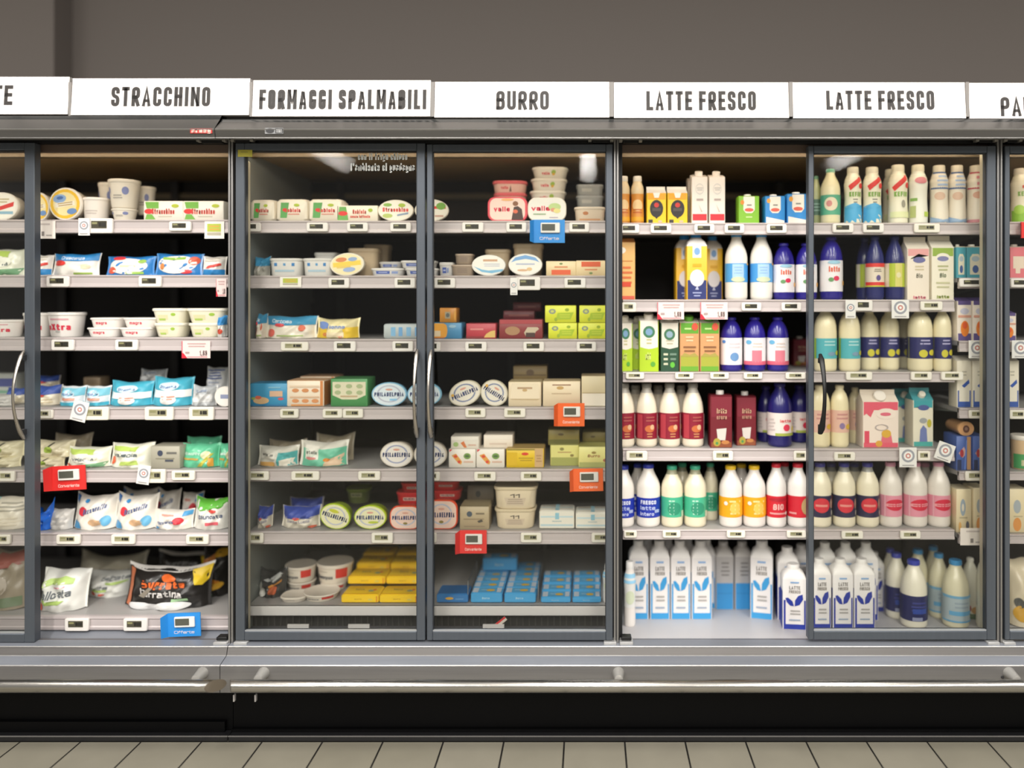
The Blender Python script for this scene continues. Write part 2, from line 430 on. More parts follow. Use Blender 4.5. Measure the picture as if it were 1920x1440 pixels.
def cup(c, dec, lid=None, taper=.8, d=None, lidh=.1, sq=None):
    """round or rounded-rectangular pot standing upright; sq = corner radius"""
    def b_(w, h):
        hw = w/2; hd = (d or w)/2; parts = []
        f = (lambda k: (-1 if sq is None else sq))
        mb = MB(); zt = h * (1 - lidh); T = taper
        mb.loft([(0, hw*T*.94, hd*T*.94, f(0)), (.004, hw*T, hd*T, f(0)), (zt, hw*.95, hd*.95, f(0))], M(c, .35), k=6 if sq is None else 4)
        if sq is None:
            sf = lambda u, v, o: ((hw*(T+(.95-T)*v)+.0008+o)*sin((u-.5)*2.6), -(hd*(T+(.95-T)*v)+.0008+o)*cos((u-.5)*2.6), .004+v*(zt-.004))
            decals(mb, sf, dec, w, h, .0003, 1)
        else:
            decals(mb, lambda u, v, o: ((u-.5)*2*(hw*(T+(.95-T)*v)-sq*.5), -hd*(T+(.95-T)*v) - o, .004+v*(zt-.004)), dec, w, h)
        parts.append(('body', mb))
        mb = MB(); lm = M(lid or c, .35)
        mb.loft([(zt-.002, hw*.97, hd*.97, f(0)), (zt, hw, hd, f(0)), (h-.002, hw, hd, f(0)), (h, hw*.96, hd*.96, f(0)), (h-.0015, hw*.9, hd*.9, f(0))], lm, k=6 if sq is None else 4)
        parts.append(('lid', mb))
        return parts
    return b_
def lidface(rim, lid, body, dec, depth=.06, sq=-1, roll=0, inner=.9):
    """tub standing on its edge, its printed lid turned to the viewer"""
    def b_(w, h):
        hw, hh = w/2, h/2; parts = []
        q_ = math.radians(roll); R = Matrix.Translation((0, 0, math.hypot(hw*sin(q_), hh*cos(q_)) if sq < 0 else hh)) @ Matrix.Rotation(math.radians(roll), 4, 'Y') @ Matrix.Rotation(-pi/2, 4, 'X')
        # local: x across, y -> down, z -> away from viewer
        mb = MB(R)
        mb.loft([(.010-depth/2, hw*.95, hh*.95, sq), (depth/2-.004, hw*.82, hh*.82, sq), (depth/2, hw*.78, hh*.78, sq)], M(body, .35), k=7)
        parts.append(('body', mb))
        mb = MB(R)
        mb.loft([(-depth/2, hw*.97, hh*.97, sq, M(rim, .35)), (-depth/2+.003, hw, hh, sq), (-depth/2+.010, hw, hh, sq), (-depth/2+.011, hw*.95, hh*.95, sq)], M(rim, .35), k=7)
        el = [('e', .5, .5, .5*inner, .5*inner, lid)] if sq < 0 else []
        if sq >= 0:
            q = MB(R); mb.loft([(-depth/2-.0004, hw*inner, hh*inner, sq*inner), (-depth/2+.001, hw*inner, hh*inner, sq*inner)], M(lid, .35), k=7)
        decals(mb, lambda u, v, o: ((u-.5)*w, -(v-.5)*h, -depth/2 - .0002 - o), el + dec, w, h)
        parts.append(('lid', mb))
        return parts
    return b_
def bag(c, dec, t=.06, ear=.08, lean=.25, crimp=None, wr=.004, seed=1):
    """soft flow-wrapped packet with flat crimped seals left and right"""
    def b_(w, h):
        rn = random.Random(seed); ph = [rn.uniform(0, 6) for _ in range(6)]
        def base(u, v):
            u = min(max(u, 0), 1); v = min(max(v, 0), 1); e = (2*u-1)**2
            x = (u-.5) * w * (1 - .05*(1-(2*v-1)**2))
            z = h * v * (1 - ear*(1-e)*v + .018*sin(11*u+ph[4])*v) + h * .03 * (1-v) * e
            uu = min(max((u-.05)/.9, 0), 1)
            vv = .12 + .88*v; b = max(0, (1-abs(2*uu-1)**2.6) * (1-abs(2*vv-1)**2.8)) ** .6
            wv = wr * b * (sin(13*u+7*v+ph[0]) * .6 + sin(9*v-17*u+ph[1]) * .5 + sin(23*u*v+ph[2]) * .5 + .35*sin(31*u-19*v+ph[5]))
            return x, z, b, wv
        def front(u, v, o=0):
            x, z, b, wv = base(u, v); return (x, -t/2*b + wv - o + lean*z, z)
        def back(u, v):
            x, z, b, wv = base(u, v); return (x, t/2*b + .0006 + wv + lean*z, z)
        mb = MB(); m = M(c, .3, 0, .25)
        mb.grid(front, 26, 16, m); mb.grid(back, 14, 10, m, flip=True); mb.grid(lambda u, v: back(u, 0) if v > .5 else front(u, 0), 26, 1, m, flip=True)
        if crimp:
            cm = M(crimp, .3)
            for a, b in ((0, .05), (.95, 1)): mb.grid(lambda u, v: front(u, v, .0004), 2, 16, cm, a, b)
        decals(mb, lambda u, v, o: front(u, v, o), dec, w, h, .002, 2)
        return [('body', mb)]
    b_.soft = True
    return b_
def esl(dark='#4d4a3c', frame='#e9e4de'):
    def b_(w, h):
        mb = MB(); fm = M(frame, .4)
        mb.xf = Matrix.Rotation(pi/2, 4, 'X')
        mb.loft([(0, w/2, h/2, .005), (.007, w/2, h/2, .005), (.009, w/2-.002, h/2-.002, .004)], fm, k=2, cy=h/2)
        m2 = MB(); y = -.0095; a = -w*.34; b = w*.28
        m2.box(a, b, y, y+.003, h*.32, h*.82, M(dark, .25)); yy = y - .0004
        decals(m2, lambda u, v, o: (a+(b-a)*u, yy - o, h*(.32+.5*v)), [('r', .06,.55,.4,.85,'#8d8b62'), ('r', .5,.25,.62,.8,'#22211c'), ('r', .66,.25,.94,.8,'#2b2a24')], w, h)
        return [('frame', mb), ('display', m2)]
    return b_
def paper(c, dec, tilt=0):
    def b_(w, h):
        mb = MB(); mb.box(-w/2, w/2, -.0012, 0, 0, h, M(c, .6))
        decals(mb, lambda u, v, o: ((u-.5)*w, -.0013-o, v*h), dec, w, h)
        return [('card', mb)]
    return b_
def holder(c, c2):
    """coloured promotional holder folded round a shelf label"""
    def b_(w, h):
        mb = MB(); m = M(c, .4)
        mb.box(-w/2+.012, w/2, -.004, 0, 0, h, m)
        mb.poly([(-w/2+.012, -.004, 0), (-w/2+.012, -.004, h), (-w/2, -.028, h*.93), (-w/2, -.028, h*.05)], m)
        mb.poly([(-w/2+.012, -.002, 0), (-w/2+.012, -.002, h), (-w/2, -.026, h*.93), (-w/2, -.026, h*.05)][::-1], m)
        decals(mb, lambda u, v, o: (-w/2+.012+(w-.012)*u, -.0042-o, v*h), [('t', 'Conveniente' if c2 != 'B' else 'Offerta', .5, .19, .62, .12, '#fbe9e2', .12)], w, h)
        m2 = MB(); m2.box(-w*.2, w*.36, -.012, -.004, h*.42, h*.86, M('#e9e6e0', .4), .002)
        m2.box(-w*.16, w*.22, -.0135, -.012, h*.52, h*.8, M('#55564c', .3))
        return [('holder', mb), ('display', m2)]
    return b_
def symcard(flag):
    """white card with a printed target symbol, standing out beside its shelf label"""
    def b_(w, h):
        mb = MB(); mb.box(-w/2, w/2, -.002, 0, 0, h, M('#e8e6e2', .5))
        r = .38
        decals(mb, lambda u, v, o: ((u-.5)*w, -.0021-o, v*h), [('e', .5,.58,r,r*w/h,'#9a9ca4'), ('e', .5,.58,r*.68,r*.68*w/h,'#efedea'), ('e', .5,.58,r*.4,r*.4*w/h,'#c9837a'), ('e', .5,.58,r*.2,r*.2*w/h,'#efedea'), ('l', .15,.04,.85,.16,1,'#a9a6a6')], w, h)
        return [('card', mb)]
    return b_
# ---------------------------------------------------------------- kinds of goods: key -> (name, category, description, builder, depth or 'r' round)
T = {}
def K(key, name, cat, desc, b, d='r'): T[key] = (name, cat, desc, b, d)
WH, CR, OFF = '#f1ece4', '#efe6cc', '#e9e4da'
# --- A: stracchino
K('ricy', 'cheese_tub', 'tub', 'round tub with yellow and blue lid', lidface('#efe9dc', '#f0c23a', '#e8e0d0', [('e',.5,.5,.36,.36,'#f3e3a8'),('e',.36,.68,.2,.13,'#8fb0d8'),('r',.2,.42,.8,.56,'#f6efdd'),('l',.22,.43,.8,.56,2,'#b99a4a'),('e',.68,.25,.15,.09,'#6f93c4'),('e',.38,.7,.1,.05,'#4a6fae')], .06, -1, -8), .06)
K('ricr', 'cheese_tub', 'tub', 'round white tub with red stripe', lidface('#efe9dc', '#f4efe2', '#e8e0d0', [('p',[(.3,.3),(.86,.5),(.88,.66),(.36,.46)],'#d8403a'),('r',.15,.22,.85,.32,'#8fb6c8'),('l',.25,.6,.75,.8,2,'#c9b88a')], .06), .06)
K('ricb', 'cheese_tub', 'tub', 'round tub with brown lid edge', lidface('#e6d9c0', '#b9884a', '#d9c8a8', [('e',.5,.5,.3,.3,'#d8b070')], .06), .06)
K('smallcup', 'yogurt_cup', 'cup', 'small plain white cup', cup('#efe8de', [('l',.3,.25,.75,.5,2,'#c9bfb6')], None, .84), 'r')
K('tallcup', 'ricotta_cup', 'cup', 'tall tapered white cup with blue marks', cup('#e9e2d2', [('e',.2,.66,.06,.14,'#8d93b8'),('e',.72,.64,.09,.16,'#7f88b4'),('l',.35,.3,.65,.5,2,'#a8a39a')], None, .76), 'r')
K('grbox', 'cheese_pack', 'pack', 'white pack with green corner, red lettering', box('#f2ecdd', [('p',[(.02,.02),(.3,.02),(.2,.3),(.06,.3)],'#77b04a'),('p',[(.06,.62),(.38,.62),(.38,.98),(.02,.98)],'#77b348'),('e',.12,.46,.12,.14,'#dd3b33'),('t','Stracchino',.5,.46,.6,.3,'#dd4a3f',.2),('e',.82,.76,.1,.1,'#b8c53c'),('l',.35,.12,.75,.25,1,'#c9c2ae')], .08), .08)
BLU = '#2f86c4'
K('bagblue', 'cheese_bag', 'bag', 'white and blue flow-pack bag', bag('#eee9df', [('r',.02,.66,.98,1,BLU),('e',.2,.56,.16,.13,'#d93c36'),('t','Crescenza',.5,.8,.5,.16,'#eaf2f8',.15),('r',.55,.05,.9,.12,'#9cbc4f'),('e',.78,.4,.1,.12,'#ead9b8')], .06, .05, .2, None, .003, 3), .08)
K('bagblue2', 'cheese_bag', 'bag', 'small white bag with blue base', bag('#eee9df', [('r',.02,.02,.98,.3,BLU),('p',[(.3,.35),(.95,.5),(.95,.66),(.4,.5)],'#d9473e'),('l',.1,.7,.9,.95,2,'#cfc7b6')], .06, .04, .2, None, .003, 4), .08)
K('bagtom', 'cheese_bag', 'bag', 'blue bag with white oval and tomatoes', bag('#2f7fc2', [('e',.5,.48,.4,.42,'#f0eadf'),('e',.17,.26,.1,.18,'#d95f45'),('e',.3,.88,.14,.1,'#d93c40'),('r',.5,.06,.84,.18,'#93ba4c'),('e',.8,.72,.07,.1,'#93ba4c'),('l',.35,.35,.7,.6,1,'#e2d8b8')], .06, .03, .2, None, .003, 5), .08)
K('bagtom2', 'cheese_bag', 'bag', 'blue bag with white oval, tomato right', bag('#2f7fc2', [('e',.5,.5,.42,.42,'#f0eadf'),('e',.86,.66,.1,.2,'#d96045'),('e',.72,.16,.13,.09,'#d93c40'),('r',.2,.72,.7,.84,'#93ba4c'),('e',.22,.4,.06,.14,'#d98a4a')], .06, .05, .2, None, .003, 6), .08)
RED = '#d4334a'
K('redcup', 'yogurt_cup', 'cup', 'large white cup with red band', cup('#f0ebe5', [('t','extra',.5,.42,.6,.3,RED,.22),('l',.25,.7,.8,.88,1,'#dba7ad'),('e',.5,.2,.06,.06,'#b9b5b0')], None, .8), 'r')
K('redtub', 'yogurt_tub', 'tub', 'low white tub with red lettering', cup('#f0ebe5', [('t','magra',.4,.5,.5,.42,'#d8475a',.22)], None, .86, .085, .14, .02), .085)
K('grtub', 'cheese_tub', 'tub', 'white tub with green print', cup('#ece7cf', [('r',.1,.2,.5,.62,'#d7d4a8'),('e',.72,.66,.1,.14,'#9cc046'),('r',.12,.12,.4,.3,'#a8c25e')], '#f2eee0', .82, .085, .16, .02), .085)
K('bluend', 'cheese_bag', 'bag', 'narrow blue and white bag end', bag('#e8e6e0', [('r',.02,.55,.98,1,'#3f8fcc'),('e',.5,.25,.3,.12,'#d8553f')], .05, .05, .1, None, .003, 9), .07)
TEAL = '#4aaec6'
K('bagnavy', 'cheese_bag', 'bag', 'cream bag with dark blue top', bag('#e9dfc8', [('r',.02,.55,.98,1,'#3c55a0'),('e',.4,.5,.22,.08,'#d84a3c'),('l',.1,.1,.9,.35,2,'#cdbd98')], .06, .08, .2, None, .004, 10), .08)
K('bagcyan', 'cheese_bag', 'bag', 'white and cyan bag with blue oval', bag('#e9eef0', [('r',.02,.02,.98,.2,TEAL),('r',.02,.52,.98,.92,'#7fc4d6'),('e',.5,.62,.26,.2,'#cfe0ea'),('t','Stracchino',.5,.62,.4,.14,'#3c4f90',.18),('r',.25,.3,.78,.42,'#e2a08a')], .07, .04, .2, None, .004, 11), .08)
K('bagcyanL', 'cheese_bag', 'bag', 'big cyan bag with white middle band', bag(TEAL, [('r',.02,.3,.98,.56,'#eeeeea'),('e',.5,.22,.2,.16,'#e8e6e0'),('e',.5,.72,.26,.16,'#c4dfe8'),('t','Stracchino',.5,.7,.4,.12,'#3c4f90',.18),('l',.33,.2,.68,.38,2,'#d88a72')], .08, .08, .2, None, .004, 12), .09)
K('bagsilver', 'cheese_bag', 'bag', 'silver grey bag', bag('#b9bcbd', [('r',.1,.2,.9,.6,'#cfd0ce'),('l',.2,.65,.8,.9,1,'#8d97a8')], .06, .1, .2, '#d8d8d6', .007, 13), .07)
K('bagwhb', 'cheese_bag', 'bag', 'white bag with blue lettering', bag('#e4e5e4', [('l',.1,.45,.9,.95,4,'#5a6ea8'),('l',.2,.1,.8,.4,2,'#aeb6c6')], .07, .06, .15, None, .005, 14), .08)
K('whtub', 'cheese_tub', 'tub', 'round white tub standing on edge', lidface('#e9e4da', '#eeeae2', '#ddd6c8', [('r',.3,.4,.9,.6,'#8f97b4')], .05), .05)
K('carbeige', 'cheese_carton', 'carton', 'low beige carton', box('#a48f74', [('l',.1,.2,.9,.8,3,'#7e6c56')], .06), .06)
K('packcol', 'cheese_pack', 'pack', 'pack striped white, navy and green', box('#cfd2cc', [('r',0,.5,1,.82,'#5b62a0'),('r',0,.25,1,.36,'#86b69a'),('e',.2,.64,.15,.12,'#d08050')], .06), .06)
K('bagbeige', 'cheese_bag', 'bag', 'beige bag with green leaf', bag('#d9d0b0', [('e',.45,.5,.12,.22,'#9fb84c'),('p',[(.44,.7),(.49,.7),(.56,.95),(.5,.95)],'#3d3c34'),('l',.15,.1,.85,.3,1,'#b9ad8a')], .07, .08, .2, None, .005, 15), .08)
K('bagval', 'cheese_bag', 'bag', 'white bag with pale green bands', bag('#e6e6d2', [('r',.02,.68,.7,.92,'#b7cf63'),('e',.45,.5,.34,.22,'#ecebdc'),('t','valsoia',.45,.44,.52,.17,'#5d6a6a',.2),('p',[(.3,.02),(.9,.02),(.98,.26),(.5,.2)],'#6f9f74'),('e',.1,.1,.09,.08,'#c9653e')], .07, .05, .22, None, .005, 16), .08)
K('bagval2', 'cheese_bag', 'bag', 'white bag with green bands, orange seal', bag('#e9e8d6', [('r',.05,.72,.7,.9,'#b7cf63'),('t','valsoia',.42,.55,.62,.17,'#4f6064',.2),('e',.12,.3,.09,.16,'#d9623a'),('p',[(.3,.1),(.75,.12),(.72,.3),(.35,.26)],'#b9d06a')], .07, .08, .22, None, .005, 17), .08)
K('greybox', 'cheese_pack', 'pack', 'grey cardboard cheese pack', box('#a9a594', [('e',.32,.7,.1,.14,'#3f4658'),('r',.55,.66,.92,.76,'#6d6c66'),('r',.5,.3,.8,.4,'#4a4e58'),('l',.1,.4,.9,.5,1,'#85826f')], .08), .08)
K('bagteal', 'cheese_bag', 'bag', 'mint green bag with yellow print', bag('#62bf94', [('r',.05,.34,.55,.42,'#b99a4a'),('e',.72,.55,.12,.18,'#d9dcb0'),('p',[(.5,.05),(.62,.05),(.9,.6),(.82,.6)],'#c7c04a'),('t','stracchino',.35,.62,.46,.13,'#dff0e6',.14),('r',.78,.04,.9,.4,'#d79a3c')], .06, .04, .2, None, .004, 18), .07)
K('bagrice', 'cheese_bag', 'bag', 'cream bag of grated cheese', bag('#e2dac8', [('r',.02,.02,.3,1,'#8ec2c4'),('l',.35,.55,.95,.9,3,'#a9a394'),('l',.35,.1,.95,.4,3,'#d3c9b4')], .07, .03, .15, None, .003, 19), .08)
K('bagfoil', 'mozzarella_bag', 'bag', 'crumpled glossy blue bag end', bag('#1e62c4', [('p',[(.2,.6),(.3,.95),(.36,.95),(.3,.6)],'#8fbdf0'),('p',[(.55,.2),(.62,.5),(.66,.5),(.6,.2)],'#9cc6f2')], .05, .5, .1, '#2a74d8', .012, 20), .06)
K('packgrey', 'cheese_pack', 'pack', 'low greyish white pack', bag('#c4c1bb', [('l',.15,.2,.85,.7,2,'#a9a6a2')], .05, .05, .2, None, .003, 21), .06)
K('bagmoz', 'mozzarella_bag', 'bag', 'white mozzarella bag with red badge', bag('#ebe5da', [('e',.3,.55,.11,.14,'#d43440'),('t','Mozzarella',.58,.62,.5,.16,'#55648e',.2,.35),('r',.03,.03,.28,.24,'#4a9bd0'),('e',.62,.22,.16,.1,'#dcb48a'),('e',.84,.24,.09,.15,'#6bb2d8'),('p',[(.02,.75),(.12,.75),(.14,.95),(.02,.95)],'#3a6fb0'),('e',.36,.88,.05,.06,'#3a8cc8')], .08, .12, .22, None, .006, 22), .08)
K('bagmoz2', 'mozzarella_bag', 'bag', 'white mozzarella bag, red badge right', bag('#ebe5da', [('e',.7,.48,.13,.2,'#d43440'),('t','Mozzarella',.36,.4,.5,.16,'#55648e',.2,.2),('r',.78,.7,.98,.95,'#4a9bd0'),('l',.2,.68,.6,.88,1,'#d89a8c'),('r',.05,.04,.2,.16,'#4a9bd0')], .07, .06, .22, None, .005, 23), .08)
K('baggrn', 'cheese_bag', 'bag', 'white bag with bright green top', bag('#e4e2d8', [('p',[(.02,.6),(.98,.72),(.98,1),(.02,1)],'#62b53e'),('t','Giuncata',.55,.44,.62,.14,'#4c5a78',.18),('r',.45,.16,.78,.26,'#d8606a'),('e',.6,.62,.12,.06,'#d84a40')], .08, .12, .2, None, .005, 24), .08)
K('bagbig', 'salad_bag', 'bag', 'large dull brown and grey bag', bag('#8d8270', [('p',[(.3,.7),(.98,.75),(.98,.98),(.4,.98)],'#8a4a40'),('e',.4,.4,.3,.2,'#a3988a'),('r',.3,.05,.9,.2,'#5f6f52')], .1, .12, .25, None, .008, 25), .12)
K('bagalc', 'mozzarella_bag', 'bag', 'puffy white bag with green arcs', bag('#ebebe4', [('p',[(.15,.72),(.3,.85),(.6,.9),(.8,.82),(.8,.7),(.55,.76),(.3,.7),(.2,.62)],'#bcd67e'),('t','delicata',.48,.48,.68,.2,'#70767a',.18,.1),('p',[(.1,.22),(.6,.22),(.72,.32),(.1,.34)],'#b7d276'),('e',.13,.1,.1,.09,'#d85a4a'),('l',.4,.62,.75,.7,1,'#e0a2a8')], .13, .04, .25, None, .008, 26), .13)
K('bagalc2', 'mozzarella_bag', 'bag', 'puffy white bag with small green logo', bag('#e9e9e2', [('t','vita',.45,.48,.34,.16,'#5d6366',.2,.1),('p',[(.25,.3),(.6,.32),(.62,.42),(.3,.4)],'#bcd67e'),('e',.3,.22,.08,.06,'#d8604a'),('e',.5,.2,.06,.05,'#d8604a'),('t','delicata',.68,.84,.5,.15,'#70767a',.18),('e',.72,.66,.2,.06,'#bcd67e')], .13, .04, .25, None, .008, 27), .13)
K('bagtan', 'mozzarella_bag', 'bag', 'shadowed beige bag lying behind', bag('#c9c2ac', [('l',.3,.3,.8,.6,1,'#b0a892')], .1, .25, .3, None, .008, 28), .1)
K('bagblk', 'mozzarella_bag', 'bag', 'black and orange bag, white top edge', bag('#23201e', [('r',.0,.92,1,1,'#ece8e2'),('t','burrata',.5,.62,.5,.2,'#e2692c',.26),('e',.55,.78,.1,.09,'#e2692c'),('t','burratina',.48,.4,.52,.17,'#d4d0cc',.2,-.1),('p',[(.78,.94),(.99,.94),(.97,.6),(.92,.5),(.86,.56)],'#ecc92e'),('r',.02,.03,.1,.9,'#cf7a54'),('e',.3,.08,.22,.1,'#e2e2e2'),('e',.62,.1,.2,.1,'#dcdcda'),('r',.62,.2,.8,.27,'#a9d0a0'),('p',[(.2,.3),(.3,.3),(.4,.55),(.34,.55)],'#8d8578')], .12, .14, .25, None, .01, 29), .15)
K('bagblk2', 'mozzarella_bag', 'bag', 'black bag with yellow corner, behind', bag('#1f1c1a', [('r',.0,.94,1,1,'#d9d4ca'),('p',[(.7,.92),(.99,.92),(.94,.4),(.84,.4)],'#ecc82c'),('r',.5,.3,.8,.5,'#c8502c'),('t','burratina',.45,.72,.5,.16,'#8d8d8a',.2)], .1, .08, .25, None, .008, 30), .1)
K('bagyel', 'mozzarella_bag', 'bag', 'black bag with orange and yellow flames', bag('#2a2622', [('r',.5,.85,1,1,'#c99a28'),('p',[(.1,.75),(.5,.95),(.6,.8),(.3,.5)],'#b8763a'),('e',.5,.3,.3,.1,'#dc8a2c'),('e',.7,.24,.2,.07,'#e6b03a'),('r',.1,.04,.6,.12,'#8aa08a'),('p',[(.3,.4),(.4,.4),(.9,.75),(.8,.75)],'#8d8d88')], .1, .1, .2, None, .009, 31), .11)
# --- B: spreads
K('rndpack', 'cheese_pack', 'pack', 'rounded white pack with green corner', box('#ece2cf', [('p',[(.02,.05),(.3,.05),(.4,.95),(.05,.95)],'#5fa357'),('t','Robiola',.55,.5,.66,.24,'#d8443c',.24),('e',.2,.52,.08,.1,'#e03a34'),('e',.72,.8,.12,.09,'#b3c43e'),('l',.3,.2,.9,.34,1,'#d88a7a')], .08, None, None, .015), .08)
K('flatbox', 'cheese_pack', 'pack', 'flat white box with red lettering', box('#efe6d2', [('p',[(.0,.05),(.28,.05),(.22,.95),(.05,.95)],'#6fae57'),('e',.14,.5,.12,.16,'#df3a34'),('t','Robiola',.56,.62,.34,.3,'#db5546',.2),('t','senza lattosio',.58,.3,.5,.2,'#db5546',.2),('e',.84,.72,.06,.12,'#a8bf3c')], .08), .08)
K('ovalw', 'cheese_tub', 'tub', 'oval white tub with green, red print', lidface('#f0e9d8', '#f3eddc', '#e5dcc6', [('t','Stracchino',.5,.54,.72,.2,'#dc4038',.24),('e',.28,.76,.12,.08,'#8fb955'),('e',.68,.74,.1,.09,'#a9bf3c'),('e',.28,.26,.14,.1,'#b8c96e'),('p',[(.55,.24),(.86,.34),(.86,.42),(.55,.32)],'#8fa2b8')], .06), .06)
K('ovalg', 'cheese_tub', 'tub', 'oval tub split by door edge', lidface('#f0e9d8', '#f3eddc', '#e5dcc6', [('r',.5,.56,.92,.68,'#dc4a3c'),('e',.78,.68,.14,.16,'#7cae4a'),('r',.6,.2,.85,.28,'#c9a08a')], .06), .06)
K('bagblu3', 'cheese_bag', 'bag', 'crumpled white bag with blue top', bag('#b9b6ac', [('r',.02,.5,.98,1,'#3f93bd')], .06, .1, .2, None, .008, 33), .07)
K('bluecup', 'yogurt_cup', 'cup', 'white twin-stack cup with blue squares', cup('#dfdcd6', [('r',.08,.6,.2,.82,'#3f7fb8'),('r',.44,.62,.54,.8,'#5f97c2'),('r',.78,.6,.9,.82,'#3f7fb8'),('r',.1,.2,.9,.34,'#a9c2cf')], None, .9, .085, .12, .02), .085)
K('ovaly', 'cheese_tub', 'tub', 'oval tub with yellow and blue lid', lidface('#efe6d2', '#f1e3b2', '#e2d6bc', [('r',.1,.42,.9,.62,'#efcf55'),('e',.35,.72,.16,.1,'#dd8a58'),('e',.68,.7,.13,.09,'#93abd0'),('e',.55,.26,.18,.1,'#9fb2d6'),('r',.2,.36,.6,.44,'#e8c86a')], .06, -1, -6), .06)
K('tanpot', 'cheese_tub', 'tub', 'beige tub standing behind', cup('#cbb596', [('e',.5,.7,.08,.08,'#a98f70')], None, .86, .08, .12, .02), .08)
K('flatblu', 'cheese_tub', 'tub', 'flat white tub with blue band', cup('#dcd9d6', [('r',.08,.15,.62,.75,'#4d62a8'),('l',.15,.3,.55,.6,1,'#c2cae4'),('r',.7,.2,.95,.7,'#8c9cc6')], '#e9e5df', .9, .085, .2, .02), .085)
K('bagwb', 'cheese_bag', 'bag', 'white bag with blue top and tomatoes', bag('#ece3d2', [('r',.02,.6,.98,1,'#4596be'),('e',.32,.6,.1,.08,'#d84a50'),('e',.14,.24,.08,.18,'#de6a5c'),('e',.76,.46,.07,.14,'#d86a4a'),('t','Certosa',.35,.78,.4,.16,'#e8f2f4',.16),('l',.25,.06,.8,.18,1,'#a8bf6e')], .07, .05, .2, None, .005, 34), .08)
K('bagyb', 'cheese_bag', 'bag', 'cream and yellow bag with blue logo', bag('#f0e2ae', [('r',.02,.02,.3,.5,'#ecc63c'),('r',.68,.02,.98,.55,'#ecc63c'),('e',.2,.66,.15,.2,'#8099d4'),('t','Nonno',.52,.58,.42,.18,'#7a94cf',.26),('e',.62,.14,.07,.12,'#d8603c'),('e',.26,.2,.06,.09,'#d88a4a'),('r',.3,.06,.7,.3,'#ecdcb8')], .08, .1, .2, None, .004, 35), .08)
K('stray', 'cheese_tray', 'tray', 'long pale tray of blue-printed portions', box('#b4bcbc', [('r',.14,.1,.26,.85,'#7fb0d2'),('r',.34,.1,.44,.85,'#6fa2cf'),('r',.54,.1,.66,.85,'#7fb0d2'),('r',.76,.1,.88,.85,'#6fa2cf')], .08, None, None, .008), .08)
K('bluefood', 'cheese_pack', 'pack', 'blue box with snack picture', box('#3f9ac6', [('e',.3,.24,.22,.16,'#d9b486'),('e',.22,.38,.09,.08,'#d86a4e'),('e',.08,.34,.06,.06,'#9ab85e'),('r',.54,.42,.9,.68,'#dcb596'),('r',0,.0,1,.06,'#3a80b0'),('e',.85,.32,.08,.06,'#d85a5e'),('l',.45,.78,.9,.9,1,'#8fc6de')], .09), .09)
K('orangebox', 'cheese_pack', 'pack', 'white and orange multipack box', box('#f2e2cc', [('r',.92,0,1,1,'#d58a50')]+[('e',x_,y_,.1,.08,'#d8925e') for x_ in (.22,.5,.78) for y_ in (.2,.62)]+[('r',.06,.74,.9,.82,'#e6cdb2'),('r',.06,.32,.9,.38,'#dcb898'),('r',.1,0,.95,.06,'#e09a5c')], .1, '#e0b48c', '#c9783c'), .1)
K('greenbox', 'cheese_pack', 'pack', 'green box with cream printed panel', box('#4f9458', [('p',[(.03,.9),(.97,.9),(.97,.4),(.7,.24),(.3,.24),(.03,.4)],'#dcd6b8')]+[('e',x_,y_,.09,.08,'#a8b488') for x_ in (.18,.5,.8) for y_ in (.5,.74)]+[('l',.2,.3,.8,.42,1,'#c2a884')], .1, '#4d8a55'), .1)
def phil(lid, rim, txt='#2f3f72', arc='#b9bccb', acc=None, roll=0, body=None, sq=-1):
    el = [('e',.5,.5,.43,.43,lid),('o',.5,.52,.34,.36,.86,arc),('r',.08,.4,.92,.6,lid),('t','PHILADELPHIA',.5,.5,.82,.17,txt,.24),('e',.5,.7,.1,.04,'#d9a08c')]
    if acc: el.append(acc)
    return lidface(rim, lid, body or rim, el, .065, sq, roll, .92)
K('philblue', 'cream_cheese_tub', 'tub', 'oval pale blue cream cheese tub', phil('#d9e4ea', '#8ec2de', acc=('r',.52,.24,.72,.32,'#8fc4e6'), body='#5f9fc6'), .065)
K('philwh', 'cream_cheese_tub', 'tub', 'oval silvery white cream cheese tub', phil('#e6e0d8', '#d2c8b8', arc='#9aa0bc', body='#cfc4b2'), .065)
K('phillime', 'cream_cheese_tub', 'tub', 'oval lime rimmed cream cheese tub', phil('#e4e0b8', '#b4cc2e', acc=('e',.6,.3,.16,.05,'#b9c640'), body='#a8c02c'), .065)
K('phillime2', 'cream_cheese_tub', 'tub', 'tilted oval lime rimmed tub', phil('#e4e0b8', '#b4cc2e', acc=('e',.42,.7,.16,.07,'#c6c83a'), roll=18, body='#a8c02c'), .065)
K('philred', 'cream_cheese_tub', 'tub', 'red rimmed cream cheese tub, lid forward', phil('#e6c8b8', '#e0512e', acc=('e',.5,.26,.07,.05,'#8a7a3c'), body='#d9342c', sq=.03), .065)
K('redpot', 'cream_cheese_tub', 'tub', 'upright red tub', cup('#cf2c30', [('r',.18,.42,.95,.74,'#dfc2b2'),('t','PHILADELPHIA',.56,.58,.66,.2,'#6a3a4c',.24)], '#d8363a', .88, .085, .16, .03), .085)
K('limepot', 'cream_cheese_tub', 'tub', 'upright lime tub stacked behind', cup('#66703c', [('r',.1,.5,.9,.86,'#a8a878'),('t','PHILADELPHIA',.5,.68,.7,.22,'#333d3a',.24)], '#7a8a3c', .8, .085, .16, .03), .085)  # lime tub toned down, shade behind the front tubs painted in
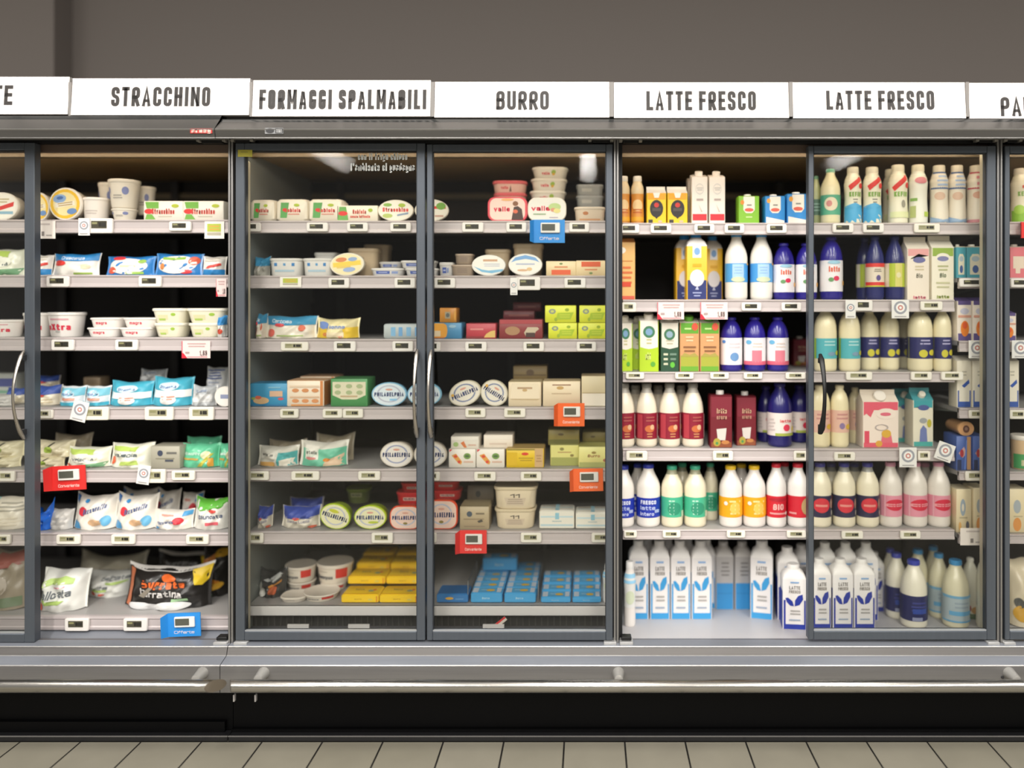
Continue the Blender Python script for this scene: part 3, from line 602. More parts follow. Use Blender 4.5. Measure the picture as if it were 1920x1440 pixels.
K('bagwteal', 'cheese_bag', 'bag', 'white pouch with teal panel', bag('#e0dccf', [('r',.55,.05,.98,.72,'#55adad'),('r',.1,.4,.5,.86,'#ebe6da'),('r',.1,.04,.5,.24,'#d9a860'),('p',[(.6,.05),(.96,.05),(.96,.44),(.62,.34)],'#e9e2d2'),('t','stella',.3,.62,.3,.14,'#6d6a64',.18)], .07, .1, .2, None, .005, 36), .08)
K('bagwgreen', 'cheese_bag', 'bag', 'white pouch with mint panel', bag('#e0dccf', [('r',.08,.02,.98,.74,'#6fc0a0'),('r',.14,.3,.44,.86,'#ebe6da'),('e',.28,.34,.12,.06,'#d88a84'),('t','stella',.29,.58,.24,.14,'#5d5a54',.18),('p',[(.55,.04),(.96,.04),(.96,.5),(.6,.26)],'#e6c8a8'),('e',.62,.28,.08,.07,'#dc8a3c')], .07, .12, .22, None, .005, 37), .08)
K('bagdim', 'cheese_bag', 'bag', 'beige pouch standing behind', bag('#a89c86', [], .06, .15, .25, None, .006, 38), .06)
K('bagblueS', 'mozzarella_bag', 'bag', 'white bag with deep blue top', bag('#e4dccb', [('r',.02,.55,.98,1,'#3e51a6'),('p',[(.02,.56),(.98,.56),(.8,.46),(.5,.52),(.2,.46)],'#3e51a6'),('e',.46,.5,.1,.06,'#d86048'),('t','Santa Lucia',.5,.36,.6,.13,'#9a96a4',.18),('e',.84,.06,.1,.06,'#d86a50')], .08, .1, .2, None, .006, 39), .08)
K('netbag', 'mozzarella_bag', 'bag', 'black and white bag with round seal', bag('#3a3a3a', [('e',.2,.3,.2,.28,'#e9e6df'),('p',[(.3,.75),(.8,.95),(.95,.8),(.6,.6)],'#b9bab8'),('e',.66,.3,.12,.18,'#c8653c'),('p',[(.5,.5),(.9,.62),(.9,.55),(.55,.42)],'#d8933c')], .09, .2, .2, None, .01, 40), .1)
K('masc', 'mascarpone_cup', 'cup', 'white pot with red square', cup('#e6dccd', [('r',.62,.35,.9,.95,'#d43a30'),('t','Mascarpone',.34,.42,.42,.24,'#4d5058',.24),('l',.1,.7,.5,.85,1,'#c9bfb0')], '#e3d9cb', .86, None, .16), 'r')
K('flatlid', 'mascarpone_cup', 'cup', 'low white pot at shelf edge', cup('#d9d0c4', [('l',.1,.2,.8,.7,2,'#a89f98')], '#e3d9cb', .9, .085, .3, .03), .085)
K('butyel', 'butter_pack', 'butter pack', 'yellow butter block', brick('#fbd026', [('t','burro',.45,.5,.2,.2,'#b88a1c',.2),('r',.97,.0,1,1,'#e08a1c'),('e',.8,.4,.07,.16,'#e8d060')], [('e',.75,.4,.09,.12,'#9aa07a'),('e',.84,.5,.05,.1,'#d86a30'),('t','burro',.4,.55,.25,.14,'#a8905c',.2),('r',.0,.0,1,.05,'#e8a81c')]), .09)
# --- C: butter
K('vallep', 'margarine_tub', 'tub', 'pink rimmed tub, lid to the front', lidface('#e0505c', '#f0d2c4', '#dca8a0', [('t','valle',.36,.5,.4,.2,'#d8324a',.26),('e',.7,.72,.07,.1,'#8a5a3c'),('p',[(.6,.06),(.9,.06),(.86,.5),(.76,.62),(.66,.58)],'#4a342e'),('e',.5,.88,.16,.05,'#eeb070'),('e',.7,.4,.06,.08,'#d86a4a')], .065, .025, 0, .88), .065)
K('vallepu', 'margarine_tub', 'tub', 'upright pink lidded tub', cup('#e8c0b0', [('t','valle',.3,.5,.3,.34,'#d8324a',.26),('p',[(.5,.05),(.6,.05),(.56,.8)],'#6a4a3c')], '#de6a6e', .88, .085, .22, .03), .085)
K('vallew', 'margarine_tub', 'tub', 'white tub with red word, lid forward', lidface('#efe9dc', '#e9e6dc', '#dcd6c6', [('t','valle',.34,.54,.48,.2,'#d8324a',.26),('e',.7,.6,.16,.16,'#b9cf8a'),('e',.66,.48,.07,.08,'#dc9a7a'),('e',.76,.44,.09,.1,'#e2d68a'),('l',.12,.24,.5,.36,1,'#9ab08a'),('l',.5,.12,.85,.2,1,'#b8a9b4')], .065, .03, 0, .92), .065)
K('vallewu', 'margarine_tub', 'tub', 'upright white tub with red word', cup('#e6e0d2', [('t','valle',.34,.45,.32,.36,'#d8324a',.26),('e',.66,.6,.09,.26,'#9ab84c'),('e',.66,.36,.06,.16,'#d8a83c')], '#efe9da', .86, .085, .18, .03), .085)
K('tubbrn', 'margarine_tub', 'tub', 'beige tub with brown patch', cup('#e0cdb4', [('e',.32,.62,.12,.16,'#b8784a'),('r',.05,.0,.95,.14,'#c99468')], '#e6d6c0', .9, .085, .14, .02), .085)
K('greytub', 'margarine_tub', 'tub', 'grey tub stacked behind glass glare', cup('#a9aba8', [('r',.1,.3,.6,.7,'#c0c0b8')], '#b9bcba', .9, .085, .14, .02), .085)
K('oval_br', 'cheese_tub', 'tub', 'oval white tub with blue wave', lidface('#efebe2', '#f0ece2', '#d6cab6', [('r',.34,.68,.76,.78,'#cfa482'),('p',[(.06,.45),(.3,.3),(.5,.25),(.94,.32),(.9,.22),(.6,.12),(.3,.18)],'#7fb8d8'),('l',.3,.42,.9,.6,2,'#c2c6d2')], .065), .065)
K('oval_bl', 'cheese_tub', 'tub', 'oval white tub with blue arch', lidface('#efebe2', '#f0ece2', '#d6cab6', [('p',[(.08,.6),(.2,.82),(.5,.93),(.8,.82),(.92,.6),(.8,.68),(.5,.76),(.22,.68)],'#7aa8d8'),('l',.2,.45,.8,.6,1,'#b4bcd0'),('e',.42,.25,.16,.05,'#d9b08a'),('e',.62,.3,.08,.08,'#e0c090')], .065), .065)
K('greycup', 'cheese_cup', 'cup', 'small grey brown cup', cup('#9c8a78', [('l',.2,.2,.8,.8,3,'#86746a')], '#b09c88', .9, .07, .14, .015), .07)
K('redbox', 'butter_pack', 'butter pack', 'cream butter block, red band below', box('#e9d2a4', [('r',.16,.04,.84,.4,'#e0633c'),('l',.25,.5,.75,.72,1,'#d98a5c'),('e',.5,.85,.06,.07,'#6f8a4c')], .09, '#e6d0a8'), .09)
K('redbox2', 'butter_pack', 'butter pack', 'cream butter block, red band above', box('#e9d2a4', [('r',.16,.6,.84,.96,'#e0633c'),('l',.25,.3,.75,.5,1,'#d98a5c'),('e',.5,.15,.06,.07,'#6f8a4c')], .09, '#e6d0a8'), .09)
K('orblue', 'butter_pack', 'butter pack', 'half orange, half blue butter pack', box('#4a8ab4', [('r',0,0,.45,1,'#e6a23c'),('e',.47,.5,.08,.45,'#e6a23c'),('r',.06,.12,.32,.5,'#d8c4a4'),('r',0,0,.45,.08,'#c87a2c'),('e',.72,.8,.12,.1,'#9cc0d4')], .09, '#5a90b0'), .09)
K('orpack', 'butter_pack', 'butter pack', 'orange pack lying on top', box('#cf8a34', [('r',.3,.25,.65,.75,'#b0a488'),('e',.48,.5,.12,.16,'#6a6c68'),('e',.96,.5,.06,.4,'#dca24a')], .07), .07)
K('rdbox', 'butter_pack', 'butter pack', 'red butter pack with yellow corner', box('#b8404a', [('p',[(.6,.05),(1,.05),(1,.55),(.85,.5),(.68,.3)],'#d8b468'),('l',.1,.5,.6,.75,1,'#d88a86'),('r',0,0,.6,.12,'#8a3034')], .09, '#a83a44'), .09)
K('rdbox2', 'butter_pack', 'butter pack', 'wide dark red butter pack', box('#8a3a3c', [('e',.3,.4,.18,.24,'#a8805c'),('p',[(.58,.3),(.66,.6),(.9,.6),(.94,.5),(.86,.36),(.82,.1),(.62,.1)],'#c4b49a'),('r',.0,.78,1,1,'#a84448'),('r',.62,.05,.84,.3,'#4a3430')], .09, '#7a3036'), .09)
K('rdbox3', 'butter_pack', 'butter pack', 'dim red pack stacked behind', box('#6a2c32', [('l',.1,.3,.9,.7,1,'#8a5048')], .08), .08)  # red pack colour darkened to hold the shade behind the front boxes
K('limebox', 'butter_pack', 'butter pack', 'lime yellow butter box', box('#d9de3c', [('e',.22,.66,.12,.16,'#8a9488'),('e',.22,.66,.06,.08,'#c8cc6a'),('e',.72,.76,.07,.1,'#9ab02e'),('p',[(.34,.16),(.84,.16),(.94,.6),(.4,.56)],'#a8c02c'),('l',.42,.24,.86,.52,2,'#c4cf40'),('e',.34,.16,.05,.12,'#9ab02e')], .09, '#cfd236'), .09)
def tilt(roll): return phil('#e4ddce', '#cfc6ae', arc='#7c86a4', roll=roll, body='#b8a988', acc=('e',.14,.6,.05,.06,'#d8a84c'))
K('philL', 'cream_cheese_tub', 'tub', 'oval white cream cheese tub leaning left', tilt(-22), .065)
K('philR', 'cream_cheese_tub', 'tub', 'oval white cream cheese tub leaning right', tilt(32), .065)
K('paperpk', 'butter_pack', 'butter pack', 'cream paper-wrapped butter', box('#e4d2b2', [('p',[(.02,.3),(.98,.3),(.94,.96),(.08,.96)],'#ecdcc0'),('l',.2,.66,.8,.84,1,'#b89a7a'),('e',.5,.66,.08,.06,'#c9a878'),('p',[(.0,.3),(1,.3),(.9,.24),(.1,.26)],'#c6b08a')], .09, '#cbb790'), .09)
K('paperpk2', 'butter_pack', 'butter pack', 'plain cream butter pack', box('#e6d4b4', [('l',.1,.8,.9,.92,1,'#a88468'),('e',.46,.74,.1,.07,'#c9a468'),('l',.2,.45,.8,.56,1,'#c9b292')], .09, '#d0bb94'), .09)
K('paperpk3', 'butter_pack', 'butter pack', 'tall ivory pack with fold line', box('#d8c8a2', [('r',0,0,1,.42,'#eee4d2'),('r',.0,.42,1,.45,'#b8a47c')], .09, '#b09c78'), .09)
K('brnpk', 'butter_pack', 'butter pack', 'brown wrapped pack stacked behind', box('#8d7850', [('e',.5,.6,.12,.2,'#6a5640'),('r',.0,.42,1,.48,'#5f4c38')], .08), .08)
K('pizza', 'cheese_pack', 'pack', 'white box with pizza slice picture', box('#ebe4d8', [('p',[(.08,.66),(.26,.76),(.5,.3),(.46,.14),(.36,.2)],'#e0a04a'),('e',.24,.6,.07,.08,'#d84a34'),('e',.38,.3,.06,.08,'#d84a34'),('p',[(.0,.84),(.12,1),(.0,1)],'#d84a50'),('e',.7,.62,.14,.17,'#7a9c50'),('e',.7,.62,.09,.07,'#4f6a40'),('l',.55,.2,.95,.4,1,'#d8b4a0')], .08, '#d8d0c4'), .08)
K('pizzaT', 'cheese_pack', 'pack', 'white pack, pizza picture, stacked on top', box('#e6ded0', [('e',.16,.38,.1,.2,'#a4bc78'),('p',[(.34,.5),(.46,.66),(.58,.12),(.48,.1)],'#d87a44'),('l',.6,.2,.95,.45,1,'#d4ae9c'),('r',0,.72,1,1,'#f0e9dd')], .08), .08)
K('whpk', 'cheese_pack', 'pack', 'plain white pack stacked on top', box('#ece0d0', [('r',0,.7,1,1,'#f2e9dc'),('l',.1,.25,.9,.5,1,'#d6c2b0')], .08), .08)
K('yelbox', 'butter_pack', 'butter pack', 'yellow box with red mark', box('#e4c020', [('r',.0,.1,.28,.8,'#dcb41c'),('e',.5,.72,.1,.08,'#d8402c'),('l',.3,.3,.75,.55,2,'#b8961c'),('r',0,.92,1,1,'#9a8a3c'),('r',.77,0,1,1,'#cba878'),('l',.8,.25,.97,.7,3,'#b08a5c')], .09, '#b89a5c', '#c4a070'), .09)
K('grypk', 'butter_pack', 'butter pack', 'pale green yellow butter pack', box('#d4cf78', [('r',0,0,1,.4,'#a2a45a'),('r',0,.4,1,.98,'#dcd684'),('e',.4,.82,.08,.08,'#8a844a'),('l',.2,.6,.8,.72,1,'#b4925c'),('e',.78,.5,.07,.07,'#8a7a44')], .09, '#a8a45c'), .09)
K('grypk2', 'butter_pack', 'butter pack', 'light yellow butter pack, red print', box('#e2dc8c', [('r',0,0,1,.24,'#a8ac68'),('t','Burro',.5,.56,.42,.14,'#b87a4c',.22),('e',.5,.72,.08,.06,'#a48c4c'),('e',.88,.34,.06,.08,'#a4684a')], .09, '#a8a45c'), .09)
K('olive', 'butter_pack', 'butter pack', 'olive yellow pack stacked behind', box('#8a7c3e', [('r',0,0,1,.35,'#65632e'),('e',.4,.7,.1,.08,'#5c4c2c')], .08, '#7a6f3c'), .08)  # darker copy of the green yellow packs, rear shade put into the colour
K('kraft', 'butter_pack', 'butter pack', 'kraft brown butter box', box('#b3a282', [('e',.32,.68,.1,.13,'#4c5660'),('r',.55,.66,.86,.74,'#7c6f5a'),('p',[(.6,.36),(.76,.44),(.82,.34),(.66,.28)],'#4f4a42'),('l',.05,.4,.9,.5,1,'#907e62'),('l',.1,.08,.9,.16,1,'#96866c')], .1, '#9c8c6c'), .1)
K('kraft2', 'butter_pack', 'butter pack', 'dim kraft box stacked behind', box('#5f5546', [('e',.4,.6,.1,.16,'#2f2e2c')], .08), .08)  # kraft box colours darkened to carry the shade at the back
K('creamtub', 'butter_tub', 'tub', 'cream flared tub, brown lettering', cup('#e2d2b4', [('t','1871',.5,.66,.3,.22,'#5a5048',.22),('p',[(.16,.56),(.84,.56),(.78,.16),(.22,.16)],'#cdbca4'),('l',.24,.2,.76,.52,3,'#a89684')], '#d8c8a8', .88, .1, .12, .03), .1)
K('butwb', 'butter_pack', 'butter pack', 'white butter block with pale blue stripes', brick('#e6e2d4', [('r',0,.12,1,.24,'#b9d0d4'),('r',0,.66,1,.76,'#c2d8dc'),('r',.45,.55,.57,.95,'#8fc0d0'),('l',.3,.36,.7,.5,1,'#b4c4c4')], [('r',.45,0,.57,1,'#9cc8d4'),('r',0,.4,1,.5,'#c6d6d6')], .09), .09)
BB = '#5cb0e0'
K('butblue', 'butter_pack', 'butter pack', 'light blue butter block', brick('#4aa2d8', [('t','Burro',.48,.5,.26,.28,'#a8d0e4',.2)], [('r',0,0,.2,1,'#cfd8e4'),('r',.84,0,1,1,'#cfd8e4'),('r',.2,0,.84,1,BB),('e',.62,.42,.15,.24,'#e8bc3c'),('l',.26,.3,.52,.7,1,'#9ccbe8')], .053), .053)
K('butblue2', 'butter_pack', 'butter pack', 'low blue butter block with yellow spot', brick('#3477b4', [('e',.4,.55,.14,.2,'#d8a83c'),('l',.6,.3,.9,.6,1,'#6fa4d0')], [('r',0,0,1,1,'#2f6ca8')], .09), .09)
# --- D, E: milk
K('orbot', 'drink_bottle', 'bottle', 'orange juice-coloured bottle', bottle('kefir', '#e6cfa4', '#dc9440', '#efe6d4', .02, .62, [('e',.5,.6,.3,.2,'#ecc890'),('r',.1,.05,.9,.2,'#e6a82c'),('l',.2,.3,.8,.5,2,'#c8682c')]))
K('yelcar', 'egg_drink_carton', 'carton', 'yellow carton with black oval', carton('gable', '#f0cc22', [('r',0,.78,1,1,'#eda51e'),('e',.5,.48,.38,.29,'#2a2624'),('e',.5,.6,.14,.08,'#c8342c'),('r',.26,.4,.74,.5,'#4c4640'),('p',[(.3,.28),(.7,.28),(.5,.14)],'#2a2624'),('r',.04,.0,.28,.12,'#3a3630'),('e',.7,.06,.12,.04,'#e6b89c'),('p',[(.3,1),(.7,1),(.62,.84),(.38,.84)],'#f0ebe0')], None, '#efe9dc', .07), .07)
K('whcar', 'cream_carton', 'carton', 'tall white carton with red base band', carton('slant', '#eee5da', [('r',0,.06,1,.2,'#d92e38'),('e',.5,.74,.3,.12,'#cfccc6'),('e',.5,.74,.27,.1,'#e9e1d6'),('l',.28,.7,.74,.78,2,'#b4b0aa'),('l',.24,.46,.78,.56,1,'#b4a49c'),('p',[(.4,.42),(.7,.24),(.6,.24)],'#c9b8aa')], '#f2ebe2', None, .065), .065)
K('grcar', 'cream_carton', 'carton', 'small green cream carton', carton('brick', '#82bc30', [('p',[(.2,1),(.8,1),(.8,.5),(.66,.38),(.34,.38),(.2,.5)],'#ece4d4'),('e',.5,.5,.24,.07,'#d8604c'),('e',.14,.78,.1,.09,'#e08a2c'),('l',.32,.62,.7,.74,1,'#8d8a80'),('l',.25,.18,.75,.28,1,'#cfe29c')], '#f2ede2', None, .06), .06)
K('blcar', 'cream_carton', 'carton', 'small blue cream carton', carton('brick', '#2f8ad0', [('p',[(.2,1),(.8,1),(.8,.5),(.66,.38),(.34,.38),(.2,.5)],'#ece4d4'),('e',.5,.5,.24,.07,'#d8604c'),('e',.14,.84,.1,.09,'#e0a03c'),('p',[(0,0),(1,0),(1,.1),(0,.24)],'#ece6dc'),('l',.32,.62,.7,.74,1,'#8d8a80')], '#f2ede2', None, .06), .06)
K('orcar', 'juice_carton', 'carton', 'pale orange carton', carton('slant', '#e9b872', [('e',.2,.86,.3,.06,'#f0e8da'),('r',.1,.66,.9,.68,'#cf8a44'),('l',.2,.25,.9,.6,4,'#d8703c'),('r',.2,.22,.8,.3,'#d84a30'),('r',0,0,1,.06,'#d8604a')], None, '#d98a44', .07), .07)
K('ynavy', 'milk_carton', 'carton', 'yellow and navy milk carton', carton('tetratop', '#ecb91e', [('r',0,0,1,.36,'#27326e'),('e',.5,.4,.38,.16,'#ddd8da'),('r',.26,.78,.72,1,'#e6e8ee'),('e',.5,.9,.16,.07,'#7aa4d8'),('l',.2,.58,.8,.7,1,'#e0a81c'),('p',[(.4,.18),(.6,.18),(.5,.26)],'#b8bcd4'),('l',.25,.04,.75,.15,2,'#9aa2c8')], '#2f86cc', '#e9e6e2', .07), .07)
K('mwb', 'milk_bottle', 'bottle', 'white bottle with sky blue label', bottle('milk', '#efeae0', '#4f9fdc', '#3f90cc', .26, .54, [('r',.32,.1,.68,.95,'#a8ccea'),('e',.5,.14,.22,.14,'#c9d2b0'),('l',.36,.4,.64,.85,3,'#8fb4e0'),('e',.86,.96,.06,.06,'#e6a83c')]))
K('uhtr', 'milk_bottle', 'bottle', 'dark blue bottle with white label', bottle('dome', '#2a2285', '#ece8ea', '#2a2285', .13, .62, [('t','latte',.5,.72,.34,.18,'#e0603c',.26),('e',.56,.42,.09,.08,'#d83058'),('e',.4,.38,.08,.07,'#6a9a64'),('e',.5,.94,.2,.06,'#9cc8dc'),('r',.8,.2,.95,.34,'#e8a83c')]))
K('limecar', 'milk_carton', 'carton', 'lime green and white milk carton', carton('slant', '#b2d02c', [('p',[(0,.48),(.3,.45),(.5,.44),(.7,.45),(1,.48),(1,1),(0,1)],'#ece4d8'),('e',.5,.78,.34,.12,'#3f7a58'),('e',.5,.78,.2,.07,'#7a9ec0'),('l',.3,.52,.7,.66,2,'#c2bc8a'),('t','uht',.45,.3,.3,.14,'#dce88a',.2),('e',.72,.14,.14,.05,'#5fa83a')], '#ece4d8', '#e8e2d6', .065), .065)
K('dgcar', 'milk_carton', 'carton', 'dark green and white milk carton', carton('slant', '#2c4f3a', [('p',[(0,.5),(.5,.46),(1,.5),(1,1),(0,1)],'#ddd6c8'),('e',.48,.76,.34,.12,'#3f7050'),('e',.48,.76,.2,.07,'#8aa4b4'),('l',.25,.54,.75,.66,2,'#b4ae94'),('l',.1,.1,.4,.4,3,'#c9ccb0'),('e',.66,.13,.14,.06,'#62b83c'),('l',.5,.2,.9,.4,2,'#6f8a78')], '#d8d0c2', '#ddd6c8', .065), .065)
K('tancar', 'milk_carton', 'carton', 'green and tan organic milk carton', carton('slant', '#cf9a68', [('r',0,.78,1,1,'#5fa02e'),('r',0,.08,1,.32,'#a4a83c'),('r',0,0,1,.1,'#6aa432'),('p',[(0,.3),(1,.3),(.8,.38),(.5,.34),(.2,.38)],'#a89a4c'),('e',.8,.92,.18,.08,'#d8553c'),('l',.2,.6,.8,.74,2,'#e4c8a0'),('l',.12,.38,.88,.54,2,'#8a5c3a'),('l',.2,.84,.6,.92,1,'#bcd88c')], '#5a9a2c', '#d8d0c0', .065), .065)
K('uhtb', 'milk_bottle', 'bottle', 'dark blue bottle, white and blue label', bottle('dome', '#2a2285', '#ece8ea', '#2a2285', .12, .62, [('e',.55,.3,.14,.16,'#6a94c4'),('e',.2,.86,.07,.06,'#4f86cc'),('l',.35,.6,.75,.85,2,'#d8ccd0')]))
K('uhtp', 'milk_bottle', 'bottle', 'dark blue bottle, white and pink label', bottle('dome', '#2a2285', '#ece8ea', '#2a2285', .12, .62, [('r',0,0,1,.14,'#d8647a'),('r',.35,.1,.66,.54,'#dc7c8c'),('e',.24,.84,.1,.08,'#6ab0d8'),('l',.35,.62,.7,.85,2,'#d8c8c0')]))
K('choc', 'milk_bottle', 'bottle', 'cream bottle with maroon label', bottle('round', '#eadfca', '#8c1c32', '#8d8a84', .13, .54, [('r',.14,.03,.34,.95,'#b8404c'),('e',.58,.4,.16,.14,'#c4683a'),('e',.66,.46,.07,.1,'#d8b088'),('l',.45,.05,.7,.25,2,'#c88a5c'),('r',.88,.05,.94,.95,'#cfa8a4'),('l',.45,.65,.75,.9,2,'#a8504c')], '#b8b2a8'))
K('choccar', 'milk_carton', 'carton', 'maroon carton with white cup picture', carton('brick', '#6f1a26', [('r',0,.6,1,1,'#7c2030'),('p',[(.26,.36),(.76,.38),(.7,.14),(.32,.14)],'#d0c8c0'),('r',0,0,1,.1,'#8a4a2c'),('e',.28,.1,.18,.08,'#a8983c'),('e',.28,.08,.07,.03,'#4a8a4c'),('t','latte',.52,.72,.5,.1,'#c8a484',.2),('t','cacao',.52,.6,.5,.09,'#b88a74',.2),('e',.7,.1,.2,.04,'#b87a44')], '#ece6de', '#5c1620', .065), .065)
K('uht2', 'milk_bottle', 'bottle', 'dark blue bottle with wide white label', bottle('uht', '#232066', '#e6dad4', '#232066', .18, .54, [('r',.3,0,.95,.12,'#a4b04c'),('e',.62,.36,.1,.15,'#d83a54'),('t','latte',.6,.66,.34,.13,'#d85a5c',.2),('e',.86,.3,.06,.12,'#e2c83c'),('l',.05,.2,.3,.8,4,'#cfc4c0')]))
K('mblue', 'milk_bottle', 'bottle', 'white bottle with royal blue label', bottle('milk', '#ece6de', '#2338a8', '#2a38a4', .16, .48, [('t','FRESCO',.48,.78,.46,.2,'#dde2f2',.22),('t','latte',.46,.5,.44,.2,'#b8c4ea',.2),('t','intero',.44,.2,.4,.18,'#c8d0f0',.2),('r',.66,.24,.82,.4,'#a8b4dc')]))
K('mgreen', 'milk_bottle', 'bottle', 'cream bottle with mint green label', bottle('milk', '#e9e0c4', '#48b48e', '#3aa884', .17, .5, [('e',.55,.44,.22,.32,'#2f9070'),('l',.36,.1,.56,.9,5,'#b8e0cc'),('r',.8,0,.95,.3,'#d4dcc0')], '#9a9a80'))
K('myel', 'milk_bottle', 'bottle', 'white bottle with yellow-orange label', bottle('milk', '#e6dfd8', '#eda418', '#ecc220', .17, .5, [('r',.6,.08,.95,.95,'#eeb128'),('e',.58,.46,.16,.3,'#f0be58'),('l',.4,.1,.75,.9,4,'#f4d690'),('e',.3,.7,.06,.1,'#e6e0d6')]))
K('mred', 'milk_bottle', 'bottle', 'white bottle with red label', bottle('milk', '#e9e4df', '#cc2434', '#d8283c', .16, .5, [('t','BIO',.5,.5,.36,.28,'#e6b4ae',.22),('e',.5,.84,.34,.08,'#b01c2c'),('l',.2,.1,.8,.28,1,'#e09a98'),('e',.8,.2,.06,.08,'#e6d0c8')]))
K('mred2', 'milk_bottle', 'bottle', 'white bottle, red label, tan circle', bottle('milk', '#e9e4df', '#cc2434', '#d8283c', .16, .5, [('e',.72,.52,.2,.4,'#b89a6c'),('l',.1,.1,.4,.3,1,'#e09a98')]))
def leafcar(c):
    return carton('tetratop', '#e6e2e0', [('r',0,0,1,.1,c),('r',0,.1,.09,.58,c),('r',.93,.1,1,.58,c),('p',[(.08,.62),(.2,.63),(.4,.56),(.47,.46),(.3,.47),(.14,.54)],c),('p',[(.5,.46),(.52,.58),(.66,.67),(.86,.7),(.88,.6),(.72,.49)],c),('t','LATTE',.5,.83,.5,.07,'#8d8884',.2),('t','FRESCO',.5,.75,.52,.06,'#9a948e',.2),('l',.3,.9,.7,.97,1,'#8fb0d8'),('l',.2,.28,.85,.4,2,'#aaa6a2'),('l',.2,.16,.8,.22,1,'#9aa8bc')], '#ece8e4', '#f0ece8', .07, (c, .6))
K('lbcar', 'milk_carton', 'carton', 'white milk carton, light blue leaf', leafcar('#3c9ad4'), .07)
K('lbback', 'milk_carton', 'carton', 'carton showing plain light blue back', carton('tetratop', '#b9b4b0', [('r',0,0,1,.5,'#3c94cf'),('r',0,.3,1,.31,'#3080b8'),('l',.2,.62,.85,.92,4,'#8f8a86')], '#c4bfba', '#cfcac4', .07), .07)
K('nbcar', 'milk_carton', 'carton', 'white milk carton with navy leaf', leafcar('#26389a'), .07)
K('wgbot', 'milk_bottle', 'bottle', 'slim white bottle with blue shoulder', bottle('kefir', '#ece6e0', '#e6e6e2', '#f0eeea', .3, .82, [('r',0,.72,1,1,'#9ad0ee'),('e',.5,.3,.3,.2,'#d4dcc0')]))
K('kefg', 'kefir_bottle', 'bottle', 'cream bottle with green band', bottle('milk', '#e6ddb4', '#58a886', '#6fb48c', .16, .52, [('e',.42,.54,.24,.34,'#e4d8ba'),('e',.36,.56,.1,.16,'#cf8a84')]))
K('kefdk', 'kefir_bottle', 'bottle', 'green glass-like bottle with dark label', bottle('milk', '#a9ae7c', '#4f705c', '#5a9070', .2, .52, [('l',.2,.2,.8,.8,3,'#8aa89a')]))
K('kefb', 'kefir_bottle', 'bottle', 'white bottle, red flash, blue base', bottle('kefir', '#e9e4cc', '#e9e4cc', '#e9e2cc', .02, .84, [('p',[(0,0),(1,0),(1,.42),(.75,.36),(.5,.42),(.25,.38),(0,.34)],'#4fa8d6'),('p',[(.22,.78),(.7,.98),(.78,.9),(.3,.68)],'#dc3a34'),('e',.74,.78,.1,.06,'#dc3a34'),('t','KEFIR',.5,.6,.5,.1,'#7fa848',.24),('l',.4,.4,.6,.52,2,'#8d8a7c')]))
K('kefw', 'kefir_bottle', 'bottle', 'white bottle, red flash, green word', bottle('kefir', '#ebe6ce', '#ebe6ce', '#ebe4cc', .02, .84, [('p',[(.16,.72),(.7,.98),(.76,.88),(.26,.64)],'#dc3a34'),('e',.76,.76,.1,.06,'#dc3a34'),('t','KEFIR',.5,.58,.52,.1,'#7fae4a',.24),('e',.58,.38,.08,.08,'#9a9684'),('r',.1,.1,.9,.22,'#dfe2b0')]))
K('kefw2', 'kefir_bottle', 'bottle', 'white bottle with lime seals', bottle('kefir', '#e6e6d4', '#e9e8da', '#ebe4cc', .02, .84, [('e',.5,.86,.24,.07,'#dc8a90'),('r',.05,.1,.3,.34,'#b4bf7c'),('r',.6,.12,.95,.22,'#b4cc54'),('r',.05,.44,.35,.5,'#8ab45c')]))
K('kefn', 'kefir_bottle', 'bottle', 'white bottle with navy shoulder', bottle('kefir', '#e6ddcb', '#e6ddcb', '#e6dcc8', .02, .88, [('r',0,.66,1,1,'#3c5c8c'),('l',.3,.7,.75,.95,3,'#a8bcd8'),('e',.4,.52,.22,.08,'#d8b8a0'),('p',[(0,0),(1,0),(1,.1),(.5,.04),(0,.12)],'#9ab4d0')]))
K('kefr', 'kefir_bottle', 'bottle', 'white bottle with crimson shoulder', bottle('kefir', '#e9e0ce', '#e9e0ce', '#e9dec8', .02, .88, [('r',0,.66,1,1,'#b83a4c'),('l',.3,.7,.8,.95,2,'#dc8a94'),('e',.45,.54,.22,.07,'#d8a890'),('e',.7,.3,.1,.05,'#d8603c'),('r',0,0,1,.06,'#d8949a')]))
K('uhtred', 'milk_bottle', 'bottle', 'navy bottle, red and cream label', bottle('uht', '#2c3068', '#e2d4c0', '#2c3068', .2, .57, [('r',0,.84,1,1,'#d83c34'),('r',0,.06,1,.2,'#d83c34'),('r',0,0,1,.06,'#c6c43c'),('e',.52,.38,.08,.12,'#5a4a86'),('l',.35,.62,.65,.78,2,'#8d8678')]))
K('uhtlime', 'milk_bottle', 'bottle', 'navy bottle with lime label', bottle('uht', '#2c3068', '#b2c238', '#2c3068', .2, .57, [('r',.4,0,.66,1,'#d4cc70'),('r',0,0,.2,1,'#e0d8c4'),('e',.52,.5,.08,.12,'#e0d8a8')]))
K('pinkcar', 'milk_carton', 'carton', 'tall white carton with pink top', carton('gable', '#ebdfce', [('r',0,.86,1,1,'#e0a09c'),('p',[(0,.86),(1,.86),(.9,.8),(.5,.9),(.1,.8)],'#ebdfce'),('e',.54,.78,.3,.06,'#6a6a9a'),('l',.25,.56,.85,.68,2,'#cdbf9c'),('t','Bio',.55,.47,.3,.09,'#8f8a78',.18),('t','latte',.55,.04,.6,.06,'#d86a80',.3)], None, '#e6dccb', .07), .07)
